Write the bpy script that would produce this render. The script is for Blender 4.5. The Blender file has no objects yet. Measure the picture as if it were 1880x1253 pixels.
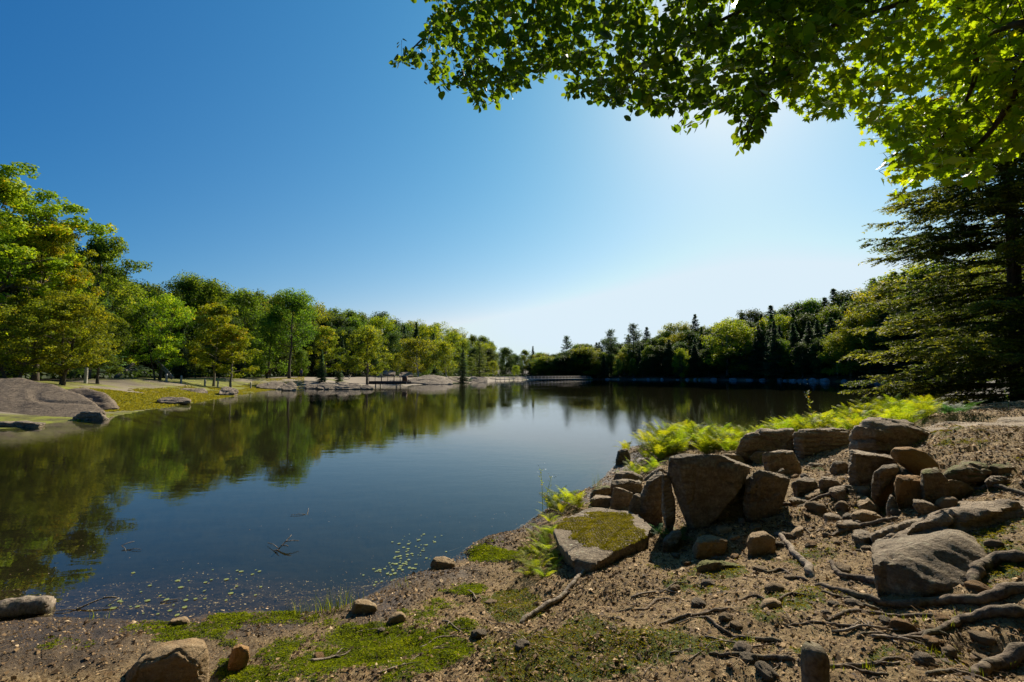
import bpy, bmesh, math, random
import numpy as np
from mathutils import Vector, Matrix, Euler

R = math.radians
RS = np.random.RandomState
scene = bpy.context.scene
COL = scene.collection

# ------------------------------------------------------------------ camera geometry
FPX, CAMH = 835.6, 2.0                    # 16 mm lens, eye about two metres above the lake
PITCH = math.atan((689 - 626.5) / FPX)
CP, SP = math.cos(PITCH), math.sin(PITCH)

def ray(px, py):
    a = (px - 940.0) / FPX; b = (626.5 - py) / FPX
    return a, CP - b * SP, SP + b * CP

def at_z(px, py, z):
    a, b, c = ray(px, py); t = (z - CAMH) / c
    return np.array([a * t, b * t, z])

def at_y(px, py, Y):
    a, b, c = ray(px, py); t = Y / b
    return np.array([a * t, Y, CAMH + c * t])

def project(x, y, z):
    zz = z - CAMH
    d = y * CP + zz * SP; u = -y * SP + zz * CP
    d = np.where(d < 0.05, 0.05, d)
    return 940 + FPX * x / d, 626.5 - FPX * u / d

# ------------------------------------------------------------------ vectorised noise
def _hash(ix, iy, iz, seed):
    h = (ix.astype(np.int64) * 374761393 + iy.astype(np.int64) * 668265263 + iz.astype(np.int64) * 2147483647 + seed * 1274126177) & 0xffffffff
    h = ((h ^ (h >> 13)) * 1274126177) & 0xffffffff
    h = (h ^ (h >> 16)) & 0xffffffff
    return h.astype(np.float64) / 4294967295.0

def vnoise(x, y, z, seed=0):
    ix, iy, iz = np.floor(x), np.floor(y), np.floor(z)
    fx, fy, fz = x - ix, y - iy, z - iz
    fx, fy, fz = [f * f * (3 - 2 * f) for f in (fx, fy, fz)]
    r = 0
    for dx in (0, 1):
        wx = fx if dx else 1 - fx
        for dy in (0, 1):
            wy = fy if dy else 1 - fy
            for dz in (0, 1):
                wz = fz if dz else 1 - fz
                r = r + wx * wy * wz * _hash(ix + dx, iy + dy, iz + dz, seed)
    return r * 2 - 1

def fbm(x, y, z, octv=4, seed=0, gain=0.5):
    s, a, f = 0, 1.0, 1.0
    for o in range(octv):
        s = s + a * vnoise(x * f + 17.3 * o, y * f - 9.1 * o, z * f + 5.7 * o, seed + o)
        a *= gain; f *= 2.03
    return s

def sstep(a, b, x):
    t = np.clip((x - a) / (b - a), 0, 1)
    return t * t * (3 - 2 * t)

# ------------------------------------------------------------------ lake outline and terrain height
near_px = [(-60, 1152), (0, 1143), (130, 1134), (330, 1140), (400, 1129), (550, 1120), (640, 1108), (700, 1082), (770, 1052), (850, 1012),
           (900, 987), (960, 966), (1000, 937), (1060, 905), (1100, 882), (1128, 853), (1135, 828)]
NEAR_SHORE = [tuple(at_z(a, b, 0)[:2]) for a, b in near_px] + [(3.6, 12.7), (5.2, 13.2), (8, 13.4), (12, 14.6), (16, 18), (30, 33), (60, 62)]
far_px = [(1880, 706), (1760, 704), (1650, 703), (1560, 701.5), (1400, 699), (1300, 698.2), (1200, 697.6), (1100, 697), (1000, 697), (960, 697.6),
          (900, 700.5), (860, 704), (800, 706), (760, 707), (744, 711), (735, 705), (690, 705), (684, 712.5), (640, 714), (560, 714), (520, 714), (480, 719), (450, 724), (410, 731), (370, 738),
          (320, 746), (280, 752), (230, 762), (190, 770), (100, 778), (0, 790)]
FAR_SHORE = [tuple(at_z(a, b, 0)[:2]) for a, b in far_px]
LAKE = np.array(NEAR_SHORE + FAR_SHORE + [(-26, 15), (-40, 14), (-62, 9), (-60, 4.5), (-15, 3.0), (-8, 3.2)])

def lake_sd(x, y):
    """signed distance to the lake edge, positive on land"""
    x = np.asarray(x, float); y = np.asarray(y, float)
    best = np.full(x.shape, 1e18); inside = np.zeros(x.shape, bool)
    n = len(LAKE)
    for i in range(n):
        ax, ay = LAKE[i]; bx, by = LAKE[(i + 1) % n]
        ex, ey = bx - ax, by - ay
        t = np.clip(((x - ax) * ex + (y - ay) * ey) / (ex * ex + ey * ey), 0, 1)
        d = (x - ax - t * ex) ** 2 + (y - ay - t * ey) ** 2
        best = np.minimum(best, d)
        if ay != by:
            c = ((ay > y) != (by > y)) & (x < (bx - ax) * (y - ay) / (by - ay) + ax)
            inside ^= c
    s = np.sqrt(best)
    return np.where(inside, -s, s)

ctrl = [(a, b, 0.0) for a, b in NEAR_SHORE[:21]]
for px, py, z in [(300, 1250, .05), (100, 1225, .05), (550, 1180, .07), (700, 1240, .13), (700, 1160, .06), (850, 1130, .12), (850, 1060, .05), (930, 1030, .07), (960, 1250, .24),
                  (1000, 1130, .25), (985, 1090, .18), (1010, 1010, .12), (1060, 1075, .28), (1060, 960, .12), (1100, 1010, .26),
                  (1200, 1250, .42), (1200, 1100, .38), (1220, 1030, .35), (1290, 975, .40), (1350, 1050, .48), (1500, 1250, .55), (1880, 1253, .62), (1500, 1100, .58),
                  (1450, 960, .52), (1520, 1000, .60), (1840, 1095, .72), (1880, 1060, .76), (1850, 1000, .85), (1560, 1030, .62), (1560, 1075, .58), (1700, 1160, .62), (1700, 1000, .74), (1600, 940, .70), (1680, 925, .84), (1700, 880, .98),
                  (1880, 920, .99), (1880, 850, 1.13), (1760, 840, 1.10), (1880, 790, 1.28), (1720, 795, 1.26), (1660, 800, 1.10),
                  (1180, 960, .18), (1130, 900, .10), (1200, 880, .18), (1330, 880, .46), (1400, 870, .56), (1500, 870, .66), (1560, 860, .72), (1520, 838, .72), (1390, 842, .52),
                  (1300, 845, .35), (1210, 850, .14), (1170, 862, .10)]:
    p = at_z(px, py, z); ctrl.append((p[0], p[1], z))
ctrl += [(0, 0, .42), (-2, 1, .2), (-4, 2, .15), (3, 0, .55), (6, 0, .7), (-4, -3, .5), (4, -4, .8), (10, 2, 1.1), (12, 8, 1.6), (14, 12, 1.0), (9, 11, 1.0), (6.5, 11, .55), (10, 12.8, .4),
         (4.5, 11.2, .32), (3.6, 10.5, .2), (8.5, 9.2, 1.3), (10.5, 8.5, 1.5), (7.2, 9.6, 1.02), (12, 11, 1.25), (0, -6, .6), (18, 4, 2), (18, 12, 1.6), (-8, 0, .5), (-12, 1, .4),
         (-3.8, 4.6, -.22), (-2, 5, -.30), (-.8, 5.2, -.25), (0, 7.2, -.5), (-.3, 6, -.2), (-3, 6.5, -.7), (.8, 9, -.6), (1.8, 12, -.7), (-5, 9, -1.3), (-1, 12, -1.4), (4, 15, -.8), (8, 16, -1), (-9, 6, -.8), (13, 18, -.8), (-12, 12, -1.8), (0, 17, -2), (-9, 18, -2.2), (8, 22, -2)]
ctrl = np.array(ctrl)

def _tps_fit(P, z, lam=1e-3):
    n = len(P)
    d = np.linalg.norm(P[:, None] - P[None], axis=2)
    K = np.where(d > 0, d * d * np.log(d + 1e-12), 0) + lam * np.eye(n)
    A = np.zeros((n + 3, n + 3)); A[:n, :n] = K; A[:n, n] = 1; A[:n, n + 1:] = P; A[n:, :n] = A[:n, n:].T
    return np.linalg.solve(A, np.concatenate([z, np.zeros(3)]))
_W = _tps_fit(ctrl[:, :2], ctrl[:, 2])

def near_h(x, y):
    s = _W[-3] + _W[-2] * x + _W[-1] * y
    for (a, b, _), w in zip(ctrl, _W):
        d2 = (x - a) ** 2 + (y - b) ** 2 + 1e-12
        s = s + w * 0.5 * d2 * np.log(d2)
    return s

def far_h(x, y, sd):
    az = np.degrees(np.arctan2(x, y))
    slope = np.interp(az, [-180, -60, -35, -20, -8, 0, 4, 9, 15, 25, 50, 75, 180], [.05, .07, .08, .09, .08, .05, .04, .09, .16, .24, .28, .05, .05])
    start = np.interp(az, [-60, -10, 0, 8, 20, 180], [24, 26, 14, 6, 4, 4])
    top = np.interp(az, [-60, -20, 0, 10, 45], [9, 13, 8, 14, 20])
    rise = np.interp(az, [-60, -6, 4, 12, 60], [1.55, 1.3, .9, 1.2, 1.4])
    shore = rise * sstep(0, 1, sd / np.interp(az, [-60, -20, 5, 15, 60], [12, 14, 10, 5, 4]))
    hill = np.minimum(slope * np.maximum(sd - start, 0), top)
    land = shore + hill + fbm(x * .12, y * .12, x * 0, 3, 5) * .22 * sstep(1, 8, sd) + fbm(x * .03, y * .03, x * 0, 3, 8) * 1.2 * sstep(20, 60, sd)
    rr_ = np.hypot(x, y); land = land * (1 - .62 * sstep(-38, -42, az) * sstep(40, 33, rr_))      # hollow that holds the big outcrop
    return np.where(sd > 0, land, -np.minimum(2.6, .35 * -sd))

PITS = [(at_z(1690, 935, .7)[:2],   .42, .20), (at_z(1560, 955, .6)[:2], .30, .10), (at_z(1240, 1000, .35)[:2], .25, .08), (at_z(1840, 1215, .62)[:2], .22, .10)]
def terrain(x, y, detail=True):
    x = np.atleast_1d(np.asarray(x, float)); y = np.atleast_1d(np.asarray(y, float))
    sh = x.shape; x = x.ravel(); y = y.ravel()
    r = np.hypot(x, y)
    sd = lake_sd(x, y)
    z = far_h(x, y, sd)
    m = r < 24
    if m.any():
        w = sstep(24, 17, r[m]) * sstep(-16, -11, x[m]) * sstep(-9, -5, y[m])
        xm, ym = x[m], y[m]
        nz = near_h(xm, ym)
        land = sd[m] > 0
        nz = np.where(land, np.maximum(nz, .012 * np.minimum(sd[m] * 3, 1)), np.minimum(nz, -.012 * np.minimum(-sd[m] * 3, 1)))
        if detail:
            k = sstep(0.0, .8, np.abs(sd[m]))
            nz = nz + (fbm(xm * 1.7, ym * 1.7, xm * 0, 3, 3) * .045 + fbm(xm * 7, ym * 7, xm * 0, 3, 4) * .016) * (.25 + .75 * k) + fbm(xm * 30, ym * 30, xm * 0, 2, 9) * .004
            # little ledge faces on the right-hand bank
            led = fbm(xm * .8 - ym * .3, ym * 1.3 + xm * .4, xm * 0, 3, 21)
            for (qx, qy), qr, qd in PITS: nz = nz - qd * np.exp(-(((xm - qx) ** 2 + (ym - qy) ** 2) / qr ** 2) ** 1.5)
            nz = nz + .06 * sstep(.0, .12, led) * sstep(2.0, 3.5, xm) * (sd[m] > .6)
        z[m] = z[m] * (1 - w) + nz * w
    return z.reshape(sh)

def ground_hit(px, py):
    """first point of the terrain along the sight line through a picture point"""
    a, b, c = ray(px, py)
    t = 1.0 / np.linspace(1 / .8, 1 / 260., 900)
    z = terrain(a * t, b * t, False)
    g = (CAMH + c * t) - z
    k = np.argmax(g < 0)
    if g[k] >= 0: k = len(t) - 1
    if k == 0: return np.array([a * t[0], b * t[0], z[0]])
    f = g[k - 1] / (g[k - 1] - g[k])
    tt = t[k - 1] + f * (t[k] - t[k - 1])
    return np.array([a * tt, b * tt, CAMH + c * tt])

def tz(x, y): return float(terrain(x, y, True)[0])

# ------------------------------------------------------------------ object helpers
def tag(o, label=None, cat=None, group=None, kind=None):
    if label: o['label'] = label
    if cat: o['category'] = cat
    if group: o['group'] = group
    if kind: o['kind'] = kind
    return o

def link(name, me, parent=None, loc=None):
    o = bpy.data.objects.new(name, me); COL.objects.link(o)
    if parent: o.parent = parent
    if loc is not None: o.location = loc
    return o

def empty(name, loc=(0, 0, 0)):
    return link(name, None, None, loc)

def mesh_np(name, V, Fc, mat=None, smooth=False, tone=None, k=None):
    """V (n,3), Fc (m,k) index array or list of arrays"""
    me = bpy.data.meshes.new(name)
    V = np.asarray(V, np.float32)
    if isinstance(Fc, np.ndarray): Fc = [Fc]
    Fc = [f for f in Fc if len(f)]
    tot = np.concatenate([np.full(len(f), f.shape[1], np.int32) for f in Fc])
    loops = np.concatenate([f.ravel() for f in Fc]).astype(np.int32)
    me.vertices.add(len(V)); me.vertices.foreach_set('co', V.ravel())
    me.loops.add(len(loops)); me.loops.foreach_set('vertex_index', loops)
    me.polygons.add(len(tot))
    st = np.zeros(len(tot), np.int32); st[1:] = np.cumsum(tot)[:-1]
    me.polygons.foreach_set('loop_start', st)
    me.polygons.foreach_set('loop_total', tot)
    if smooth: me.polygons.foreach_set('use_smooth', np.ones(len(tot), bool))
    me.update(calc_edges=True)
    if tone is not None:
        at = me.attributes.new('tone', 'FLOAT', 'POINT'); at.data.foreach_set('value', np.asarray(tone, np.float32))
    if mat: me.materials.append(mat)
    return me

class Geo:
    """collects tubes / boxes / polygons into one mesh"""
    def __init__(s): s.V = []; s.F4 = []; s.F3 = []; s.T = []; s.n = 0
    def add(s, V, F, tone=0.5):
        V = np.asarray(V, float); F = np.asarray(F)
        s.V.append(V); (s.F4 if F.shape[1] == 4 else s.F3).append(F + s.n); s.n += len(V)
        s.T.append(np.full(len(V), tone) if np.isscalar(tone) else tone)
    def tube(s, pts, rad, n=6, tone=0.5, cap=True):
        pts = np.asarray(pts, float); m = len(pts)
        rad = np.full(m, rad, float) if np.isscalar(rad) else np.asarray(rad, float)
        tan = np.gradient(pts, axis=0); tan /= np.linalg.norm(tan, axis=1)[:, None] + 1e-9
        ref = np.array([.31, .17, .93]) if abs(tan[0][2]) < .9 else np.array([1, 0.1, 0])
        u = np.cross(tan, ref); u /= np.linalg.norm(u, axis=1)[:, None] + 1e-9
        v = np.cross(tan, u)
        a = np.linspace(0, 2 * math.pi, n, endpoint=False)
        ring = pts[:, None] + rad[:, None, None] * (np.cos(a)[None, :, None] * u[:, None] + np.sin(a)[None, :, None] * v[:, None])
        i = np.arange(m - 1)[:, None] * n; j = np.arange(n)[None]; j2 = (j + 1) % n
        F = np.stack([i + j, i + j2, i + n + j2, i + n + j], -1).reshape(-1, 4)
        s.add(ring.reshape(-1, 3), F, tone)
        if cap:
            for e, o in ((0, 0), (m - 1, (m - 1) * n)):
                base = s.n - m * n + o
                c = s.n
                s.V.append(pts[e][None]); s.T.append(np.array([tone if np.isscalar(tone) else .5])); s.n += 1
                idx = np.arange(n)
                f = np.stack([base + idx, base + (idx + 1) % n, np.full(n, c)], -1)
                s.F3.append(f[:, ::-1] if e == 0 else f)
    def box(s, c, size, rz=0, rx=0, ry=0, tone=.5):
        h = np.array(size) / 2
        V = np.array([[x, y, z] for x in (-1, 1) for y in (-1, 1) for z in (-1, 1)]) * h
        M = np.array(Euler((rx, ry, rz)).to_matrix())
        s.add(V @ M.T + np.array(c), [[0, 1, 3, 2], [4, 6, 7, 5], [0, 4, 5, 1], [2, 3, 7, 6], [0, 2, 6, 4], [1, 5, 7, 3]], tone)
    def mesh(s, name, mat, smooth=True):
        return mesh_np(name, np.concatenate(s.V), [np.concatenate(f) for f in (s.F4, s.F3) if f], mat, smooth, np.concatenate(s.T))
    def obj(s, name, mat, parent=None, smooth=True): return link(name, s.mesh(name, mat, smooth), parent)

def spline(P, n):
    """Catmull-Rom resample"""
    P = np.asarray(P, float)
    Q = np.vstack([2 * P[0] - P[1], P, 2 * P[-1] - P[-2]])
    out = []
    m = len(P) - 1
    for t in np.linspace(0, m - 1e-6, n):
        i = int(t); f = t - i
        a, b, c, d = Q[i], Q[i + 1], Q[i + 2], Q[i + 3]
        out.append(.5 * (2 * b + (c - a) * f + (2 * a - 5 * b + 4 * c - d) * f * f + (3 * b - a - 3 * c + d) * f ** 3))
    return np.array(out)

def quads(C, N, S, asp=0.6, rs=None, up=None, fold=0.0):
    """leaf-like diamond quads: centres, normals, sizes"""
    n = len(C)
    N = N / (np.linalg.norm(N, axis=1)[:, None] + 1e-9)
    A = rs.normal(size=(n, 3)) if up is None else up
    T = np.cross(N, A); T /= np.linalg.norm(T, axis=1)[:, None] + 1e-9
    B = np.cross(N, T)
    S = np.asarray(S)[:, None]
    V = np.stack([C - B * S * .5, C + T * S * asp * .5 + B * S * .05 + N * S * fold, C + B * S * .5, C - T * S * asp * .5 + B * S * .05 + N * S * fold], 1).reshape(-1, 3)
    F = np.arange(n * 4).reshape(n, 4)
    return V, F
# ------------------------------------------------------------------ materials
class NT:
    def __init__(s, name):
        s.m = bpy.data.materials.new(name); s.m.use_nodes = True; s.t = s.m.node_tree; s.t.nodes.clear()
        s.out = s.t.nodes.new('ShaderNodeOutputMaterial')
    def n(s, typ, props=None, **inp):
        nd = s.t.nodes.new('ShaderNode' + typ)
        for k, v in (props or {}).items(): setattr(nd, k, v)
        for k, v in inp.items():
            key = int(k[1:]) if k[0] == '_' and k[1:].isdigit() else k.replace('_', ' ')
            s.set(nd.inputs[key], v)
        return nd
    def set(s, sock, v):
        if isinstance(v, bpy.types.NodeSocket): s.t.links.new(v, sock)
        elif isinstance(v, bpy.types.Node): s.t.links.new(v.outputs[0], sock)
        else:
            if isinstance(v, tuple) and len(v) == 3 and len(sock.default_value) == 4: v = v + (1,)
            sock.default_value = v
    def pos(s): return s.n('NewGeometry').outputs['Position']
    def objco(s): return s.n('TexCoord').outputs['Object']
    def noise(s, vec, scale, detail=5, rough=.55, dist=0):
        return s.n('TexNoise', Vector=vec, Scale=scale, Detail=detail, Roughness=rough, Distortion=dist).outputs['Fac']
    def mapv(s, vec, scale=(1, 1, 1), rot=(0, 0, 0)):
        return s.n('Mapping', Vector=vec, Scale=scale, Rotation=rot).outputs[0]
    def ramp(s, fac, stops, interp='LINEAR'):
        r = s.n('ValToRGB', Fac=fac); cr = r.color_ramp; cr.interpolation = interp
        while len(cr.elements) < len(stops): cr.elements.new(.5)
        for e, (p, c) in zip(cr.elements, stops):
            e.position = p; e.color = (c, c, c, 1) if not isinstance(c, tuple) else c + (1,)
        return r.outputs[0]
    def mix(s, fac, a, b, mode='MIX'):
        m = s.n('Mix', {'data_type': 'RGBA', 'blend_type': mode})
        s.set(m.inputs[0], fac); s.set(m.inputs[6], a); s.set(m.inputs[7], b)
        return m.outputs[2]
    def math(s, op, a, b=0.0, c=0.0):
        m = s.n('Math', {'operation': op}); s.set(m.inputs[0], a); s.set(m.inputs[1], b)
        s.set(m.inputs[2], c); return m.outputs[0]
    def attr(s, name): return s.n('Attribute', {'attribute_name': name})
    def bump(s, h, strength=.5, dist=.02, normal=None):
        b = s.n('Bump', Height=h, Strength=strength, Distance=dist)
        if normal is not None: s.set(b.inputs['Normal'], normal)
        return b.outputs[0]
    def surf(s, sh): s.t.links.new(sh if isinstance(sh, bpy.types.NodeSocket) else sh.outputs[0], s.out.inputs['Surface']); return s.m

def leaf_mat(name, stops, trans, tfac=.45, rough=.6, hv=.04, spec=.12):
    """stops: colour ramp over the per-leaf tone; trans: colour multiplier for light coming through"""
    m = NT(name)
    tone = m.attr('tone').outputs['Fac']
    rnd = m.n('ObjectInfo').outputs['Random']
    col = m.ramp(tone, stops)
    hs = m.n('HueSaturation', Color=col, Hue=m.math('MULTIPLY_ADD', rnd, hv, .5 - hv / 2), Value=m.math('MULTIPLY_ADD', rnd, .5, .78))
    dif = m.n('BsdfPrincipled', Base_Color=hs.outputs[0], Roughness=rough)
    dif.inputs['Specular IOR Level'].default_value = spec
    tc = m.mix(1.0, hs.outputs[0], trans, 'MULTIPLY')
    tr = m.n('BsdfTranslucent', Color=tc)
    mx = m.n('MixShader', _0=tfac, _1=dif.outputs[0], _2=tr.outputs[0])
    return m.surf(mx)

# broadleaf foliage
M_green = leaf_mat('leaf_green', [(0, (.03, .058, .008)), (.5, (.072, .118, .012)), (1, (.15, .19, .014))], (2.6, 2.4, 1.0))
M_deep = leaf_mat('leaf_deep_green', [(0, (.020, .038, .010)), (.5, (.042, .070, .015)), (1, (.085, .115, .02))], (2.4, 2.4, 1.1), .35)  # darker green; along the left wood edge it paints in shade
M_yellow = leaf_mat('leaf_yellow_green', [(0, (.09, .15, .010)), (.5, (.20, .27, .012)), (.9, (.36, .36, .012)), (1, (.50, .30, .013))], (2.0, 1.9, .9), .4)
M_olive = leaf_mat('leaf_olive', [(0, (.07, .11, .010)), (.6, (.165, .21, .012)), (1, (.33, .32, .014))], (2.4, 2.1, 1.0), .42)
M_needle = leaf_mat('needle_dark', [(0, (.030, .052, .028)), (.6, (.056, .088, .042)), (1, (.12, .155, .06))], (2.0, 2.3, 1.4), .4)
M_needle_y = leaf_mat('needle_yellow', [(0, (.06, .08, .014)), (1, (.17, .18, .022))], (2.0, 2.0, 1.0), .35)
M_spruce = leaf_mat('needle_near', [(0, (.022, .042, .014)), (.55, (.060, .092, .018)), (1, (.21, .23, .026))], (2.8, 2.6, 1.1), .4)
M_maple = leaf_mat('maple_leaf', [(0, (.08, .13, .008)), (.6, (.15, .21, .010)), (.93, (.26, .27, .010)), (1, (.50, .20, .02))], (2.9, 2.6, .7), .6, .45, .02)
M_round = leaf_mat('basswood_leaf', [(0, (.035, .065, .008)), (.6, (.07, .11, .010)), (1, (.13, .15, .012))], (3.0, 2.7, .8), .55, .5, .02)
M_fern = leaf_mat('fern_frond', [(0, (.06, .11, .010)), (.45, (.17, .24, .014)), (.9, (.34, .36, .018)), (1, (.36, .22, .04))], (2.1, 1.9, .7), .5, .6, .03, .15)
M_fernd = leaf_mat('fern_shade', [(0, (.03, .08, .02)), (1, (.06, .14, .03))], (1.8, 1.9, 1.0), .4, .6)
M_moss = leaf_mat('moss_blade', [(0, (.04, .045, .010)), (.5, (.115, .145, .010)), (1, (.25, .255, .012))], (1.9, 1.9, .8), .4, .7, 0, .1)
M_mossold = leaf_mat('moss_olive', [(0, (.06, .06, .010)), (.5, (.15, .145, .014)), (1, (.26, .24, .02))], (1.8, 1.6, .8), .35, .7, 0, .1)
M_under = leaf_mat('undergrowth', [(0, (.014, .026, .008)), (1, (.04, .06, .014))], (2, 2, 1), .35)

def bark_mat(name, c1, c2, scale=14, stretch=.25, bump=.6):
    m = NT(name); p = m.mapv(m.objco(), (1, 1, stretch))
    n1 = m.noise(p, scale, 6, .65); n2 = m.noise(m.objco(), scale * .25, 3)
    c = m.mix(m.ramp(n1, [(.35, 0.0), (.7, 1.0)]), c1, c2)
    c = m.mix(m.ramp(n2, [(.5, 0.0), (.7, .35)]), c, (.10, .12, .05))
    b = m.n('BsdfPrincipled', Base_Color=c, Roughness=.9, Normal=m.bump(n1, bump, .03)); b.inputs['Specular IOR Level'].default_value = .2
    return m.surf(b)
M_bark = bark_mat('bark_brown', (.035, .026, .018), (.14, .11, .08))
M_barkl = bark_mat('bark_grey', (.10, .085, .065), (.30, .26, .20))
M_birch = bark_mat('bark_pale', (.30, .27, .22), (.55, .52, .45))
M_root = bark_mat('root_bark', (.06, .042, .028), (.27, .205, .14), 26, 1, .7)
M_dead = bark_mat('dead_wood', (.12, .09, .065), (.42, .34, .25), 40, .6, .5)

def rock_mat(name, base, dark, pale, lichen=.35, moss=.0, scale=1.0, ochre=0.0, strata=0.5):
    # colours are the stone's own; strata only sets how strong the fine bedding relief is
    m = NT(name); p = m.objco()
    big = m.noise(p, 2.2 * scale, 6, .6); med = m.noise(p, 9 * scale, 7, .65); fine = m.noise(p, 48 * scale, 6, .7)
    st = m.noise(m.mapv(p, (1.3, 1.3, 9), (.35, .25, 0)), 2.6 * scale, 6, .6, .6)
    c = m.mix(m.ramp(med, [(.3, 0.0), (.72, 1.0)]), dark, base)
    c = m.mix(m.ramp(st, [(.42, 0.0), (.62, .28)]), c, pale)
    c = m.mix(m.ramp(m.noise(p, 21 * scale, 4, .7), [(.52, 0.0), (.68, .6)]), c, pale)
    c = m.mix(m.ramp(m.noise(p, 4.3 * scale, 5, .7), [(.50, 0.0), (.66, .55)]), c, (dark[0] * .8, dark[1] * .8, dark[2] * .8))
    c = m.mix(m.ramp(fine, [(.35, .55), (.62, 0.0)]), c, (dark[0] * .5, dark[1] * .5, dark[2] * .5))
    vo = m.n('TexVoronoi', Vector=m.mapv(p, (1, 1, 1)), Scale=15 * scale).outputs['Distance']
    lf = m.math('MULTIPLY', m.ramp(m.math('ADD', vo, m.math('MULTIPLY_ADD', fine, .3, -.15)), [(.16, 1.0), (.32, 0.0)]), m.ramp(big, [(.44, 0.0), (.56, 1.0)]))
    c = m.mix(m.math('MULTIPLY', lf, lichen), c, (.40, .39, .27))
    if ochre: c = m.mix(m.math('MULTIPLY', m.ramp(big, [(.35, 1.0), (.62, 0.15)]), ochre), c, (.33, .19, .07))
    if moss:
        nz = m.n('SeparateXYZ', Vector=m.n('NewGeometry').outputs['Normal']).outputs['Z']
        mf = m.math('MULTIPLY', m.ramp(nz, [(.45, 0.0), (.8, 1.0)]), m.ramp(m.noise(p, 3.1 * scale, 5, .6), [(.5 - moss * .3, 0.0), (.6 - moss * .3, 1.0)]))
        c = m.mix(mf, c, (.11, .11, .02))
    h = m.math('ADD', m.math('MULTIPLY', med, .6), m.math('MULTIPLY', fine, .35))
    crk = m.n('TexVoronoi', {'feature': 'DISTANCE_TO_EDGE'}, Vector=m.n('VectorMath', {'operation': 'ADD'}, _0=p, _1=m.n('VectorMath', {'operation': 'SCALE'}, _0=m.n('TexNoise', Vector=p, Scale=5 * scale, Detail=4).outputs['Color'], Scale=.16 / scale).outputs[0]).outputs[0], Scale=3.6 * scale).outputs['Distance']
    ck = m.ramp(crk, [(.0, 1.0), (.03, 0.0)])
    ck = m.math('MULTIPLY', ck, m.ramp(m.noise(p, 1.7 * scale, 2), [(.50, 0.0), (.62, 1.0)]))
    c = m.mix(m.math('MULTIPLY', ck, .5), c, (dark[0] * .35, dark[1] * .35, dark[2] * .35))
    h = m.math('ADD', h, m.math('MULTIPLY', st, strata))
    h = m.math('SUBTRACT', h, m.math('MULTIPLY', ck, .6))
    b = m.n('BsdfPrincipled', Base_Color=c, Roughness=.85, Normal=m.bump(m.math('ADD', h, m.math('MULTIPLY', m.noise(p, 21 * scale, 5, .75), .5)), 1.0, .05 / scale)); b.inputs['Specular IOR Level'].default_value = .25
    return m.surf(b)
M_rock = rock_mat('granite_brown', (.30, .235, .155), (.11, .080, .050), (.52, .43, .29), .6, .0, strata=.25, ochre=.08)
M_rockm = rock_mat('granite_mossy', (.33, .23, .125), (.12, .078, .04), (.48, .37, .22), .45, .45, strata=.25)
M_ochre = rock_mat('sandstone_ochre', (.42, .235, .085), (.19, .095, .035), (.54, .35, .15), .2, 0, 1.3, .75, .3)
M_tan = rock_mat('stone_tan', (.40, .29, .16), (.20, .13, .065), (.5, .40, .25), .25, 0, 1.6, .3, .3)
M_ridge = rock_mat('gneiss_grey', (.42, .32, .21), (.16, .11, .065), (.60, .49, .34), .2, .0, .8, 0, .7)
M_shore = rock_mat('granite_shore', (.34, .265, .175), (.12, .092, .062), (.52, .42, .29), .0, .0, .45, 0, .9)
M_outc = rock_mat('granite_outcrop', (.27, .20, .125), (.085, .062, .042), (.44, .34, .22), .0, .0, .8, 0, 1.2)
M_white = rock_mat('granite_pale', (.33, .33, .33), (.16, .16, .16), (.5, .5, .5), .1, 0, .3)

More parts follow.
